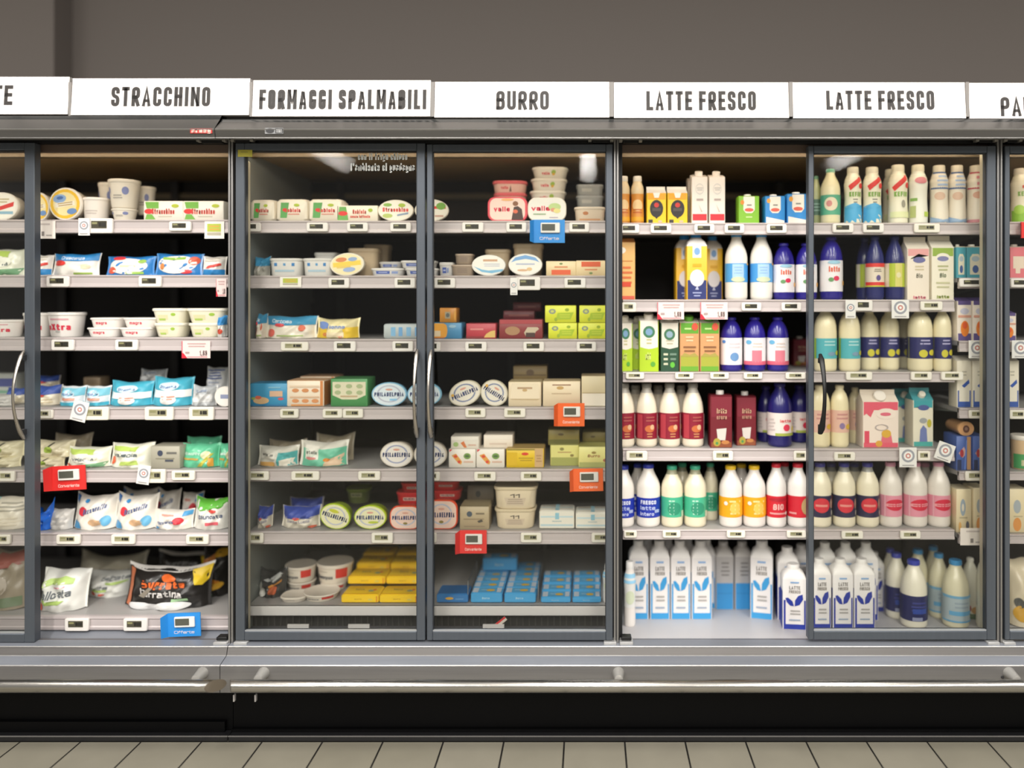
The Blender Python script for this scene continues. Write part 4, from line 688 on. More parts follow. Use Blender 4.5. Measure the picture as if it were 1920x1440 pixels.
K('greencar', 'milk_carton', 'carton', 'tall white carton with olive green top', carton('gable', '#ebe4cf', [('r',0,.84,1,1,'#90ab44'),('e',.5,.8,.36,.1,'#ece6d4'),('e',.5,.79,.28,.05,'#7f7fa8'),('l',.2,.54,.8,.68,2,'#b4b486'),('t','Bio',.5,.47,.3,.09,'#6f7a5c',.18),('l',.15,.2,.85,.36,2,'#c6c29c'),('t','latte',.5,.05,.6,.06,'#8fa03c',.3)], None, '#eae3d2', .07), .07)
K('tealcar', 'milk_carton', 'carton', 'small teal carton with cow shape', carton('brick', '#4a9aa8', [('p',[(.14,.1),(.86,.1),(.86,.66),(.7,.78),(.3,.78),(.14,.66)],'#d8d2ba'),('e',.5,.62,.26,.09,'#a8b8c0'),('e',.5,.28,.2,.13,'#3f5a90')], '#e2ddd0', '#d4ccb4', .06), .06)
K('crteal', 'milk_bottle', 'bottle', 'cream bottle with teal label', bottle('cream', '#ebdfba', '#56b0b8', '#e4dab8', .2, .52, [('r',0,0,.1,1,'#9cb840'),('l',.35,.6,.75,.92,2,'#a8d4d4'),('e',.84,.28,.1,.12,'#c6c03c'),('e',.6,.24,.12,.1,'#7a9ab0')]))
K('crnavy', 'milk_bottle', 'bottle', 'cream bottle with navy label', bottle('cream', '#ebe0bc', '#2e2f64', '#e4dab8', .2, .54, [('l',.35,.62,.7,.92,2,'#a9a6c8'),('e',.46,.24,.12,.18,'#c9c03a'),('e',.74,.28,.12,.14,'#d8cc3c'),('r',0,0,.06,1,'#6a6c54')]))
K('ojcar', 'juice_carton', 'carton', 'juice carton with orange fruit', carton('slant', '#ece0d2', [('r',0,.9,1,1,'#5a4a80'),('r',0,0,1,.18,'#5f5088'),('e',.5,.74,.34,.08,'#c6c4d4'),('e',.52,.3,.32,.2,'#e8842c'),('e',.52,.38,.18,.09,'#e05a2c'),('r',0,.58,1,.64,'#dca08a')], None, '#5a4a80', .06), .06)
K('crpink', 'milk_bottle', 'bottle', 'cream bottle with pale pink label', bottle('cream', '#e9dcb4', '#dfb4a0', '#e4d8b4', .24, .6, [('l',.3,.55,.75,.9,2,'#c48a84'),('e',.5,.3,.1,.14,'#8a749c'),('e',.76,.26,.12,.12,'#d8b03c')]))
K('pinkbig', 'milk_carton', 'carton', 'wide pink and white milk carton', carton('gable', '#ecdcce', [('r',0,.82,1,1,'#dc5a6c'),('p',[(0,.82),(.3,.82),(.2,.66),(.08,.74),(0,.7)],'#dc5a6c'),('e',.66,.74,.3,.12,'#ecdcce'),('e',.64,.73,.16,.04,'#d86a7c'),('r',0,0,1,.1,'#dc5a6c'),('r',.02,.08,.16,.36,'#d84a60'),('p',[(.5,.1),(.84,.1),(.8,.28),(.66,.34),(.54,.26)],'#dc6a78'),('e',.66,.3,.14,.09,'#d8a83c'),('e',.44,.08,.1,.07,'#d8a03c'),('o',.52,.44,.2,.07,.8,'#b4a8a4')], '#efe6da', '#e9dccb', .075), .075)
K('tealbig', 'milk_carton', 'carton', 'wide white and teal milk carton', carton('gable', '#ddd6c2', [('r',0,.84,1,1,'#3c98a0'),('p',[(0,.84),(1,.84),(.9,.74),(.7,.84),(.3,.86)],'#ddd6c2'),('e',.52,.84,.3,.06,'#4c5a90'),('r',0,0,1,.1,'#4aa49c'),('p',[(.3,.1),(.72,.1),(.68,.38),(.5,.46),(.34,.36)],'#6a76a8'),('e',.5,.56,.2,.06,'#9a9c9c'),('e',.82,.5,.12,.09,'#b8ac34')], '#e6dfcf', '#4a98a0', .075), .075)
K('bluwh', 'milk_carton', 'carton', 'white carton with cobalt base', carton('slant', '#e6decb', [('r',0,0,1,.36,'#3c5aa4'),('p',[(.1,.12),(.9,.12),(.9,.5),(.5,.42),(.1,.5)],'#e2dccc'),('p',[(.3,.46),(.85,.6),(.9,.52),(.5,.42)],'#3558a8'),('l',.3,.66,.7,.8,2,'#bcb6a4')], None, '#e9e2d2', .065), .065)
K('tanjar', 'spread_jar', 'jar', 'tan pot lying on its side', lidface('#d8a878', '#d4a070', '#c99a70', [('e',.5,.48,.2,.26,'#6a4438'),('e',.5,.5,.1,.12,'#9a7a6c')], .11, -1), .11)
K('blupk', 'dessert_pack', 'pack', 'cobalt blue pack with tan side', box('#4a64a8', [('r',.72,0,1,1,'#c89a6c'),('p',[(.1,.5),(.5,.7),(.7,.5),(.4,.36)],'#c8a09c'),('e',.34,.5,.14,.12,'#a8343c'),('r',.0,0,.3,.3,'#2c3658'),('p',[(.5,.0),(.62,0),(.72,.9),(.64,.9)],'#6a8ad4')], .1), .1)
K('mnavy', 'milk_bottle', 'bottle', 'cream bottle, navy label, red oval', bottle('milk', '#e9e0c6', '#262446', '#322f8c', .16, .5, [('e',.46,.56,.26,.34,'#cf2e3c'),('r',.28,.5,.64,.6,'#dc8a80'),('e',.84,.2,.05,.12,'#c8c0b4'),('e',.8,.62,.06,.24,'#b08a78')], '#8d8c86'))
K('mpink', 'milk_bottle', 'bottle', 'white bottle, pink label, red ring', bottle('milk', '#e2dad0', '#dc8fa0', '#d894ac', .17, .5, [('e',.54,.56,.3,.27,'#cf2440'),('r',.24,.48,.84,.62,'#e0969c'),('r',.32,.53,.76,.57,'#cf3a50'),('r',.2,0,.24,1,'#e4acb8')]))
K('crbox', 'dessert_pack', 'pack', 'cream box with blue flower', box('#e4d4ae', [('e',.42,.58,.2,.2,'#9aa8b4'),('e',.42,.58,.09,.09,'#e2d8c0'),('e',.76,.16,.12,.1,'#5c5c64'),('e',.2,.14,.1,.1,'#d8a860'),('l',.1,.3,.8,.38,1,'#bcae8c')], .08, '#e9dcbc'), .08)
K('crbox2', 'dessert_pack', 'pack', 'cream box with orange fruit', box('#e4d4ae', [('e',.4,.6,.22,.16,'#a9b0b4'),('e',.4,.18,.24,.16,'#d8924c'),('l',.1,.34,.8,.4,1,'#bcae8c')], .08, '#e9dcbc'), .08)
K('mnav2', 'milk_bottle', 'bottle', 'round cream bottle with navy label', bottle('round', '#ece6d2', '#23285c', '#3440a8', .12, .5, [('l',.3,.35,.75,.8,3,'#3c4488'),('r',.34,.02,.6,.16,'#8f94b4'),('r',.35,.3,.72,.5,'#2e4aa0')]))
K('mlb', 'milk_bottle', 'bottle', 'round cream bottle with pale blue label', bottle('round', '#e9e2c2', '#b9c8cc', '#3f94cc', .1, .5, [('r',0,.9,1,1,'#7fb8d8'),('r',.2,.26,.84,.42,'#6fb4dc'),('l',.25,.5,.8,.8,2,'#a4b4c0'),('r',0,0,1,.06,'#6fb0d8')]))
K('mplain', 'milk_bottle', 'bottle', 'plain white bottle by the right end', bottle('cream', '#e9e6d4', '#e2dcc8', '#ece8dc', .0, .3, [('e',.6,.5,.2,.2,'#c8985c'),('e',.3,.6,.1,.2,'#b0443c'),('r',.3,0,.9,.3,'#5f7a5c')]))
K('kefF', 'kefir_bottle', 'bottle', 'cream bottle with green leaves', bottle('kefir', '#e6dcc0', '#e6dcc0', '#e6dcc8', .02, .86, [('r',0,0,1,.24,'#8cba3c'),('e',.3,.26,.2,.1,'#a4c84c'),('t','KEFIR',.5,.6,.5,.1,'#8aae58',.24),('r',.4,.72,.7,.78,'#d85a4c')]))
K('pinkF', 'milk_carton', 'carton', 'small pink carton with cream panel', carton('brick', '#d9757c', [('p',[(.14,.3),(.86,.3),(.86,.7),(.14,.7)],'#e0cdb8'),('r',.3,.14,.6,.5,'#e0cdb8')], '#e2d4c8', '#d8c4b4', .06), .06)
K('potF', 'dessert_cup', 'cup', 'white pot with green label', cup('#d8b890', [('r',0,.0,1,.5,'#4a9a5c'),('r',.3,.1,.7,.3,'#cfc4a0')], '#ece4d8', .9, None, .12), 'r')
K('bagF', 'cheese_bag', 'bag', 'white and orange bag at right end', bag('#e6d8bc', [('p',[(.5,.05),(.98,.05),(.98,.9),(.8,.9)],'#dcae74'),('e',.3,.2,.2,.12,'#dca83c'),('e',.25,.36,.12,.08,'#5c5c58')], .1, .05, .2, None, .006, 44), .1)
# ---------------------------------------------------------------- shelves: front edge (top, bottom) in each bay
SA = [(412,437),(516,539),(633,658),(765,787),(882,905),(1000,1024),(1156,1181)]
SB = [(414,437),(517,541),(636,660),(764,787),(880,903),(997,1021),(1137,1155)]
SD = [(418,440),(562,585),(698,717),(842,865),(994,1012),(1190,1199)]
SF = [(416,440),(521,541),(640,660),(766,785),(885,901),(1003,1020),(1190,1199)]
SHELF = {'A': SA, 'B': SB, 'C': SB, 'D': SD, 'E': SD, 'G': SF, 'F': SF}
SIGN = {'A': 'STRACCHINO', 'B': 'FORMAGGI SPALMABILI', 'C': 'BURRO', 'D': 'left LATTE FRESCO', 'E': 'right LATTE FRESCO', 'G': 'right LATTE FRESCO', 'F': 'PAN'}
ORDN = ['top', 'second', 'third', 'fourth', 'fifth', 'sixth', 'seventh']
YF = .10                      # front face of the shelf rails
def shelf_z(sec, n): return Z(SHELF[sec][n - 1][0], YF)
def shelf_name(sec, n):
    k = len(SHELF[sec])
    if sec == 'G': return ('top', 'second', 'third', 'fourth', 'fifth', 'sixth', 'bottom')[n-1] + ' short right-hand shelf'
    return ('bottom' if n == k else ORDN[n - 1]) + ' shelf'
ITEMS = []
def R(sec, n, key, xs, yt, yb=None, dy=0, ex='', roll=0, yaw=0, far=False, h=None, lift=0):
    for i, (a, b) in enumerate(xs):
        ITEMS.append(dict(sec=sec, n=n, key=key, a=a, b=b, yt=yt, yb=yb, dy=dy, ex=ex, roll=roll, yaw=yaw, h=h, lift=lift))
def run(x, w, step, n): return [(x + i*step, x + i*step + w) for i in range(n)]
# A, far left behind the glass door
R('A',1,'ricr',[(-28,34)],360); R('A',2,'bagval',[(-40,44)],464); R('A',3,'redcup',[(-14,42)],600)
R('A',4,'packcol',[(-30,30)],700,dy=.19); R('A',4,'bagnavy',[(8,50)],726,dy=.07,ex='behind the door handle'); R('A',4,'packgrey',[(-40,24)],740)
R('A',5,'bagbeige',[(-35,36)],856); R('A',5,'bagbeige',[(-30,42)],826,yb=856,ex='upper of its stack',dy=.02)
R('A',6,'bagrice',[(-30,52)],932); R('A',7,'bagbig',[(-60,54)],1028)
# A
R('A',1,'ricy',[(52,92)],360,dy=.02,ex='partly hidden'); R('A',1,'ricy',[(91,153)],352); R('A',1,'ricb',[(112,162)],358,dy=.075)
R('A',1,'smallcup',[(158,204)],372)
R('A',1,'tallcup',[(206,261)],339,yb=392,ex='front of the stack'); R('A',1,'tallcup',[(212,256)],392.5,ex='beneath',dy=.002)
R('A',1,'tallcup',[(186,222)],344,yb=404,dy=.1,ex='behind left'); R('A',1,'tallcup',[(256,291)],351,yb=404,dy=.1,ex='behind right')
R('A',1,'grbox',[(269,343),(343,419)],377)
R('A',2,'bagblue2',[(60,94)],477); R('A',2,'bagblue',[(94,183)],474); R('A',2,'bagtom',[(196,287)],480); R('A',2,'bagtom2',[(287,377)],474); R('A',2,'bagblue2',[(376,421)],480,ex='beside the blue bags')
R('A',3,'redcup',[(48,98)],587,dy=.03); R('A',3,'redcup',[(94,158)],586)
R('A',3,'redtub',[(158,218),(219,281)],615,ex='lower'); R('A',3,'redtub',[(164,221),(226,289)],596,yb=615,ex='upper')
R('A',3,'grtub',[(285,342),(350,408)],606,ex='lower'); R('A',3,'grtub',[(281,345),(346,421)],578,yb=606,ex='upper'); R('A',3,'bluend',[(406,424)],590,dy=-.02)
R('A',4,'bagnavy',[(52,110)],722,dy=.02); R('A',4,'bagcyan',[(109,156),(156,203)],724); R('A',4,'bagcyanL',[(202,283)],714); R('A',4,'bagcyanL',[(282,358)],706)
R('A',4,'bagsilver',[(260,310)],692,yb=716,dy=.13,ex='lying behind'); R('A',4,'bagsilver',[(357,404)],722); R('A',4,'bagwhb',[(384,426)],688,yb=730,dy=.1); R('A',4,'whtub',[(402,440)],724)
R('A',4,'carbeige',[(156,188)],707,yb=725,dy=.2); 
R('A',5,'bagbeige',[(62,118)],856,ex='lower'); R('A',5,'bagbeige',[(64,136)],825,yb=857,ex='upper',dy=.02); R('A',5,'bagdim',[(96,168)],812,yb=850,dy=.12)
R('A',5,'bagval',[(122,204)],838); R('A',5,'bagval2',[(203,284)],831); R('A',5,'greybox',[(282,337)],837); R('A',5,'bagteal',[(337,409)],832,ex='front'); R('A',5,'bagteal',[(345,410)],820,dy=.09,ex='behind'); R('A',5,'bagteal',[(408,440)],832,ex='cut off')
R('A',6,'bagfoil',[(56,97)],933,dy=-.005); R('A',6,'packgrey',[(90,134)],955); R('A',6,'bagmoz',[(134,215),(212,290)],926); R('A',6,'bagmoz2',[(287,360)],956)
R('A',6,'bagmoz',[(222,288)],916,dy=.12,ex='standing behind'); R('A',6,'bagmoz',[(288,332)],918,dy=.1,ex='behind right'); R('A',6,'baggrn',[(360,430)],932)
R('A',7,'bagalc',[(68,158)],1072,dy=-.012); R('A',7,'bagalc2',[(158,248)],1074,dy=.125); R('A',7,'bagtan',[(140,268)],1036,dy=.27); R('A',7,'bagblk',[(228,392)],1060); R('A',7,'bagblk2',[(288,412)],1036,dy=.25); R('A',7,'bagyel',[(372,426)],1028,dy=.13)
R('A',4,'bagnavy',[(66,108)],704,yb=728,dy=.16,ex='lying behind'); R('A',6,'bagmoz2',[(336,376)],924,dy=.12,ex='behind the bags')
R('B',6,'bagblueS',[(540,604)],934,dy=.14,ex='standing behind')
R('D',4,'choc',[(1174,1210),(1216,1252),(1259,1294)],722,dy=.085,ex='second row')
R('D',6,'lbcar',[(1200,1232),(1238,1270),(1276,1307)],1016,dy=.19,ex='second row')
R('D',5,'mgreen',[(1262,1296)],868,dy=.085,ex='second row'); R('D',5,'myel',[(1372,1408)],870,dy=.085,ex='second row'); R('D',5,'mred',[(1454,1488)],867,dy=.085,ex='second row')
R('E',5,'mnavy',[(1540,1576),(1584,1620)],868,dy=.085,ex='second row'); R('E',5,'mpink',[(1672,1708),(1716,1752)],868,dy=.085,ex='second row')
# B
R('B',1,'rndpack',[(467,515)],374,ex='by the frame'); R('B',1,'rndpack',[(516,577),(577,642)],373); R('B',1,'flatbox',[(631,708)],385); R('B',1,'ovalw',[(708,775)],374); R('B',1,'ovalg',[(777,841)],373)
R('B',2,'bagblu3',[(474,504)],479); R('B',2,'bluecup',[(502,564),(565,622)],484); R('B',2,'bluecup',[(586,630)],473,dy=.1,ex='behind'); R('B',2,'ovaly',[(618,683)],474); R('B',2,'tanpot',[(650,708)],465,dy=.08); R('B',2,'tanpot',[(680,727)],459,dy=.18,ex='farthest back')
R('B',2,'flatblu',[(693,756)],503,ex='lower'); R('B',2,'flatblu',[(757,820)],503,ex='lower'); R('B',2,'flatblu',[(749,815)],488,yb=503,ex='upper'); R('B',2,'flatblu',[(708,753)],491,yb=504,dy=.1,ex='stacked behind')
R('B',3,'bagwb',[(479,497)],588,ex='beside the frame'); R('B',3,'bagwb',[(495,593)],592); R('B',3,'bagyb',[(591,673)],595); R('B',3,'stray',[(718,800)],607)
R('B',4,'bluefood',[(468,538)],719); R('B',4,'orangebox',[(538,607)],713); R('B',4,'orangebox',[(562,628)],706,dy=.11,ex='behind'); R('B',4,'greenbox',[(620,689)],710); R('B',4,'philblue',[(696,763),(763,828)],717)
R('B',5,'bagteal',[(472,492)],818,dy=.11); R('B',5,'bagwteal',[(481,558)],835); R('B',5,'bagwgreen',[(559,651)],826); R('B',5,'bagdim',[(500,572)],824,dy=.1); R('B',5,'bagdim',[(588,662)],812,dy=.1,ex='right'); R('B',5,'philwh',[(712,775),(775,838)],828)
R('B',6,'bagblueS',[(481,509),(526,599)],949); R('B',6,'phillime2',[(599,657)],945); R('B',6,'phillime',[(663,725)],948); R('B',6,'limepot',[(645,690)],918,yb=946,dy=.16); R('B',6,'philred',[(730,790)],949)
R('B',6,'redpot',[(740,791)],924,yb=950,dy=.075,ex='lower'); R('B',6,'redpot',[(748,792)],906,yb=926,dy=.09,ex='upper')
R('B',7,'netbag',[(482,534)],1066,dy=.03); R('B',7,'masc',[(540,592)],1086,dy=.1,ex='lower left'); R('B',7,'masc',[(536,593)],1056,yb=1085.7,dy=.097,ex='upper left'); R('B',7,'masc',[(602,652)],1088,dy=.105,ex='lower right'); R('B',7,'masc',[(596,662)],1051,yb=1087.5,dy=.1,ex='upper right')
R('B',7,'masc',[(570,637)],1106,ex='in front'); R('B',7,'flatlid',[(520,570)],1122)
for r_, (xs, yt) in enumerate([([(639,710),(711,784)],1106),([(652,722),(724,792)],1080),([(668,730),(732,795)],1062),([(680,738),(742,796)],1048)]):
    R('B',7,'butyel',xs,yt,dy=.092*r_,h=.031,lift=(0,.031,.05,.056)[r_],ex=('front row','second row','third row','back row')[r_])
# C
R('C',1,'vallep',[(914,989)],369); R('C',1,'vallepu',[(922,987)],338,yb=362,dy=.072,ex='topmost'); R('C',1,'vallepu',[(924,986)],361,yb=386,dy=.072,ex='beneath')
R('C',1,'vallew',[(989,1062)],370); 
for j, (a, b) in enumerate([(312,334),(334,357),(357,380)]): R('C',1,'vallewu',[(996 - j*2,1065 - j*2)],a,yb=b,dy=.072,ex=('topmost','second down','third down')[j])
R('C',1,'tubbrn',[(1076,1136)],388); 
for j, (a, b) in enumerate([(346,366),(366,388),(388,410)]): R('C',1,'greytub',[(1080,1132)],a,yb=b,dy=.1,ex=('upper','middle','lower')[j])
R('C',2,'flatblu',[(822,848)],492,ex='behind the frame'); R('C',2,'greycup',[(845,888)],496,ex='lower'); R('C',2,'greycup',[(852,886)],476,yb=496,ex='upper',dy=.01); R('C',2,'oval_br',[(884,948)],478); R('C',2,'oval_bl',[(953,1017)],475)
R('C',2,'tanpot',[(908,956)],467,dy=.08); R('C',2,'tanpot',[(961,1018)],457,dy=.08,ex='right'); R('C',2,'redbox',[(1024,1080)],490); R('C',2,'redbox2',[(1080,1136)],489)
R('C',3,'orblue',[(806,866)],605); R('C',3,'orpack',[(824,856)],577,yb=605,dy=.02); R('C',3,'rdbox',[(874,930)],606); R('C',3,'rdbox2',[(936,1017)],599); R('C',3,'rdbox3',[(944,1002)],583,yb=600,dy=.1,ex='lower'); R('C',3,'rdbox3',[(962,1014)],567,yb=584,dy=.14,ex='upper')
R('C',3,'limebox',[(1028,1082),(1084,1138)],605,ex='lower'); R('C',3,'limebox',[(1022,1080),(1086,1139)],573,yb=605,ex='upper')
R('C',4,'philL',[(840,903)],716); R('C',4,'philR',[(900,953)],714); R('C',4,'paperpk',[(953,1015)],716); R('C',4,'paperpk2',[(1018,1088)],715); R('C',4,'paperpk3',[(1090,1142)],705); R('C',4,'brnpk',[(962,1026)],686,yb=718,dy=.11)
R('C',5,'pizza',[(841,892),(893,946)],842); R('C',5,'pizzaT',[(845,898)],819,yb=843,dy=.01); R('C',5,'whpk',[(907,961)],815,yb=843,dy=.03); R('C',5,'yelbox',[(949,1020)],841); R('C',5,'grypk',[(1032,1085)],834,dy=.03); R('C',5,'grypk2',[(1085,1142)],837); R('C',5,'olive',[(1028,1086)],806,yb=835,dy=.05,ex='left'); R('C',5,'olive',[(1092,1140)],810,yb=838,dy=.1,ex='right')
R('C',6,'philred',[(797,858)],938); R('C',6,'redpot',[(808,864)],920,yb=940,dy=.075,ex='lower'); R('C',6,'redpot',[(806,860)],904,yb=921,dy=.08,ex='upper')
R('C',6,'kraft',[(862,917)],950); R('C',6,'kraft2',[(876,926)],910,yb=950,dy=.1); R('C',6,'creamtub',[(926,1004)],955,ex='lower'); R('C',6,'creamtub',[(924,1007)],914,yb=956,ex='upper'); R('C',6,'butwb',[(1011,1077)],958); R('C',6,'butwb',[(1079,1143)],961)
R('C',7,'butblue2',[(818,878)],1114)
for r_ in range(6):
    q = 1.0 + r_*.0195
    R('C',7,'butblue',[(1105-(1105-a)/q, 1105-(1105-b)/q) for a, b in ((882,942),(945,1005))],0,h=.036,dy=.0545*r_,ex=('front','second','third','fourth','fifth','sixth')[r_]+' row')
R('C',7,'butblue',[(905,969)],0,h=.05,lift=.0365,dy=.0545*4,ex='perched on top')
for r_ in range(4):
    q = 1.0 + r_*.0195
    R('C',7,'butblue',[(1105-(1105-a)/q, 1105-(1105-b)/q) for a, b in ((1014,1070),(1073,1127))],0,h=.023+.006*r_,dy=.0545*r_,ex=('front','second','third','fourth')[r_]+' low row')
R('C',7,'wgbot',[(1130,1150)],1058,dy=.0)
# D
R('D',1,'orbot',[(1158,1181),(1183,1207)],331); R('D',1,'yelcar',[(1213,1249),(1252,1289)],347); R('D',1,'whcar',[(1297,1327),(1330,1360)],319); R('D',1,'whcar',[(1291,1319)],326,dy=.075,ex='behind'); R('D',1,'grcar',[(1385,1424)],363); R('D',1,'blcar',[(1435,1472)],363); R('D',1,'blcar',[(1476,1517)],359)
R('D',2,'orcar',[(1156,1191)],438,dy=.02); R('D',2,'ynavy',[(1288,1326)],436,ex='front'); R('D',2,'ynavy',[(1268,1303)],440,dy=.085,ex='behind left'); R('D',2,'ynavy',[(1322,1355)],442,dy=.1,ex='behind right'); R('D',2,'mwb',[(1360,1401),(1407,1448)],437); R('D',2,'uhtr',[(1450,1489),(1492,1531)],456)
R('D',3,'limecar',[(1199,1235)],588,ex='front'); R('D',3,'limecar',[(1160,1186)],593,ex='far left',dy=.02); R('D',3,'limecar',[(1182,1212)],594,dy=.08,ex='behind'); R('D',3,'dgcar',[(1239,1273)],592); R('D',3,'tancar',[(1275,1311),(1313,1349)],592); R('D',3,'uhtb',[(1351,1391)],595); R('D',3,'uhtp',[(1395,1435),(1438,1478)],595); R('D',3,'choccar',[(1488,1518)],632,dy=.25)
R('D',4,'choc',[(1152,1190)],718); R('D',4,'choc',[(1193,1232),(1236,1275),(1279,1319)],718); R('D',4,'choccar',[(1332,1373)],734,ex='left'); R('D',4,'choccar',[(1381,1418)],735,dy=.04,ex='right'); R('D',4,'uht2',[(1439,1485)],718,ex='front'); R('D',4,'uht2',[(1480,1518)],722,dy=.09,ex='behind right'); R('D',4,'uht2',[(1420,1452)],724,dy=.1,ex='behind left')
R('D',5,'mblue',[(1150,1189)],872,ex='cut off'); R('D',5,'mblue',[(1193,1238)],870); R('D',5,'mgreen',[(1240,1280),(1283,1324)],872); R('D',5,'mgreen',[(1318,1346)],868,dy=.09,ex='behind'); R('D',5,'myel',[(1349,1391),(1393,1435)],872); R('D',5,'mred',[(1437,1474)],868); R('D',5,'mred2',[(1476,1516)],868); R('D',5,'mblue',[(1180,1212)],870,dy=.09,ex='behind')
R('D',6,'lbcar',[(1180,1216),(1219,1256),(1258,1295),(1297,1335)],1018,dy=.09); R('D',6,'lbback',[(1342,1376),(1378,1412)],1020,dy=.18); R('D',6,'lbcar',[(1412,1453)],1018,dy=.09,yaw=-14,ex='turned'); R('D',6,'lbcar',[(1313,1342)],1016,dy=.19,ex='second row end')
R('D',6,'nbcar',[(1470,1514)],1062,dy=.0,yaw=-6); R('D',6,'nbcar',[(1461,1500)],1030,dy=.08,ex='behind',yaw=-6); R('D',6,'nbcar',[(1490,1524)],1026,dy=.155,ex='far behind'); R('D',6,'wgbot',[(1170,1192)],1052,dy=.02)
# E
R('E',1,'kefdk',[(1520,1540)],330,dy=.05); R('E',1,'kefg',[(1539,1575)],318); R('E',1,'kefb',[(1583,1615),(1618,1652)],314); R('E',1,'kefw',[(1666,1701)],310,ex='front'); R('E',1,'kefw',[(1655,1685)],318,dy=.08,ex='behind'); R('E',1,'kefw2',[(1704,1738)],310); R('E',1,'kefn',[(1744,1777),(1778,1810)],311); R('E',1,'kefr',[(1813,1847)],311)
R('E',2,'uhtr',[(1538,1579)],445); R('E',2,'uhtred',[(1623,1657)],443); R('E',2,'uhtlime',[(1659,1695)],443); R('E',2,'uhtlime',[(1606,1636)],446,dy=.09,ex='behind'); R('E',2,'pinkcar',[(1701,1743)],443); R('E',2,'greencar',[(1747,1789)],441)
R('E',3,'crteal',[(1527,1568),(1573,1612)],578); R('E',3,'crnavy',[(1612,1647),(1649,1685)],580,dy=.06,ex='set back'); R('E',3,'crnavy',[(1682,1712)],584,dy=.14,ex='far back'); R('E',3,'crnavy',[(1703,1747),(1750,1783)],577,ex='front')
R('E',4,'crpink',[(1518,1556),(1557,1591)],722); R('E',4,'crpink',[(1590,1616)],726,dy=.08,ex='behind'); R('E',4,'pinkbig',[(1618,1685)],732); R('E',4,'tealbig',[(1712,1750)],729,dy=.02,ex='right'); R('E',4,'tealbig',[(1680,1717)],731,dy=.105,ex='left')
R('E',5,'mnavy',[(1517,1558),(1562,1603),(1606,1647)],867); R('E',5,'mpink',[(1649,1690),(1694,1737),(1739,1780)],866)
R('E',6,'nbcar',[(1524,1559),(1562,1600),(1602,1641)],1052,dy=.0,ex='front row'); R('E',6,'nbcar',[(1535,1569),(1574,1608),(1613,1647)],1022,dy=.08,ex='back row'); R('E',6,'nbcar',[(1632,1659)],1040,dy=.16,ex='at row end')
R('E',6,'mnav2',[(1689,1737)],1049,dy=.0,ex='front'); R('E',6,'mnav2',[(1661,1700)],1036,dy=.085,ex='middle'); R('E',6,'mnav2',[(1654,1684)],1028,dy=.17,ex='rear'); R('E',6,'mlb',[(1767,1816)],1049,dy=.0,ex='front right'); R('E',6,'mlb',[(1742,1778)],1037,dy=.09,ex='middle'); R('E',6,'mlb',[(1702,1740)],1029,dy=.14,ex='rear left'); R('E',6,'mlb',[(1734,1766)],1024,dy=.175,ex='rear right')
R('E',6,'mplain',[(1806,1832)],1046,dy=.09,ex='left'); R('E',6,'mplain',[(1832,1862)],1040,dy=.0,ex='right')
# G: the short shelves seen past the end of E, F: under PAN
R('G',2,'tealcar',[(1793,1812),(1813,1845)],457); R('G',3,'ojcar',[(1795,1822),(1824,1851)],553); R('G',4,'bluwh',[(1794,1822),(1823,1851)],664); R('G',5,'blupk',[(1793,1822),(1824,1852)],818); R('G',5,'tanjar',[(1796,1827)],790,yb=818,dy=.01); R('G',6,'crbox',[(1793,1822)],917); R('G',6,'crbox2',[(1825,1853)],915)
R('F',1,'kefF',[(1896,1930)],316); R('F',2,'pinkF',[(1894,1926)],457); R('F',3,'ojcar',[(1878,1906)],580); R('F',4,'bluwh',[(1885,1911)],664); R('F',5,'potF',[(1896,1936)],815); R('F',6,'crbox2',[(1893,1928)],917); R('F',7,'bagF',[(1890,1960)],1050)
# ---------------------------------------------------------------- shelf labels: sec, shelf, kind, [(x0,x1)], y0, y1
TAGS = []
def TG(sec, n, kind, xs, y0, y1, ex='', rot=0):
    for a, b in xs: TAGS.append((sec, n, kind, a, b, y0, y1, ex, rot))
TG('A',1,'price',[(58,100)],413,447); TG('A',1,'sym',[(144,165)],408,441); TG('A',1,'esl',[(163,210)],409,437); TG('A',1,'esl',[(316,357)],415,433); TG('A',1,'lime',[(381,418)],415,447)
TG('A',2,'esl',[(86,128),(259,301)],518,538); TG('A',2,'pink',[(403,422)],522,556)
TG('A',3,'esl',[(95,137),(215,257)],637,657); TG('A',3,'pink',[(338,392)],640,672)
TG('A',4,'sym',[(127,156)],752,790,rot=14); TG('A',4,'eslp',[(65,97)],768,785); TG('A',4,'eslp',[(151,202),(270,324),(353,400)],763,788)
TG('A',5,'eslp',[(-5,26)],884,903); TG('A',5,'red',[(89,159)],874,920,rot=-3); TG('A',5,'sym',[(252,276)],873,909,rot=8); TG('A',5,'eslp',[(272,309)],880,906); TG('A',5,'eslp',[(321,364)],883,901)
TG('A',6,'eslp',[(104,149),(207,252),(348,390)],1003,1021); TG('A',6,'eslp',[(-10,18)],1003,1021)
TG('A',7,'esl',[(120,165),(230,275)],1161,1184); TG('A',7,'blue',[(307,375)],1151,1195,rot=-2)
TG('B',1,'esl',[(450,488),(574,614),(650,689),(731,770)],417,434)
TG('B',2,'lime',[(523,563)],519,538); TG('B',2,'esl',[(615,654),(739,778)],521,540)
TG('B',3,'eslp',[(526,577)],641,658); TG('B',3,'esl',[(625,666),(735,774)],640,659)
TG('B',4,'eslp',[(524,559),(604,641),(642,680)],767,784)
TG('B',5,'eslp',[(464,503),(545,598),(671,712)],884,901)
TG('B',6,'eslp',[(466,493),(696,736)],1000,1019)
TG('C',1,'esl',[(866,906),(949,987),(1067,1105)],417,435); TG('C',1,'blue',[(994,1059)],411,455)
TG('C',2,'esl',[(814,853),(1058,1098)],521,540); TG('C',2,'sym',[(956,970)],521,553); TG('C',2,'esl',[(967,1013)],519,544)
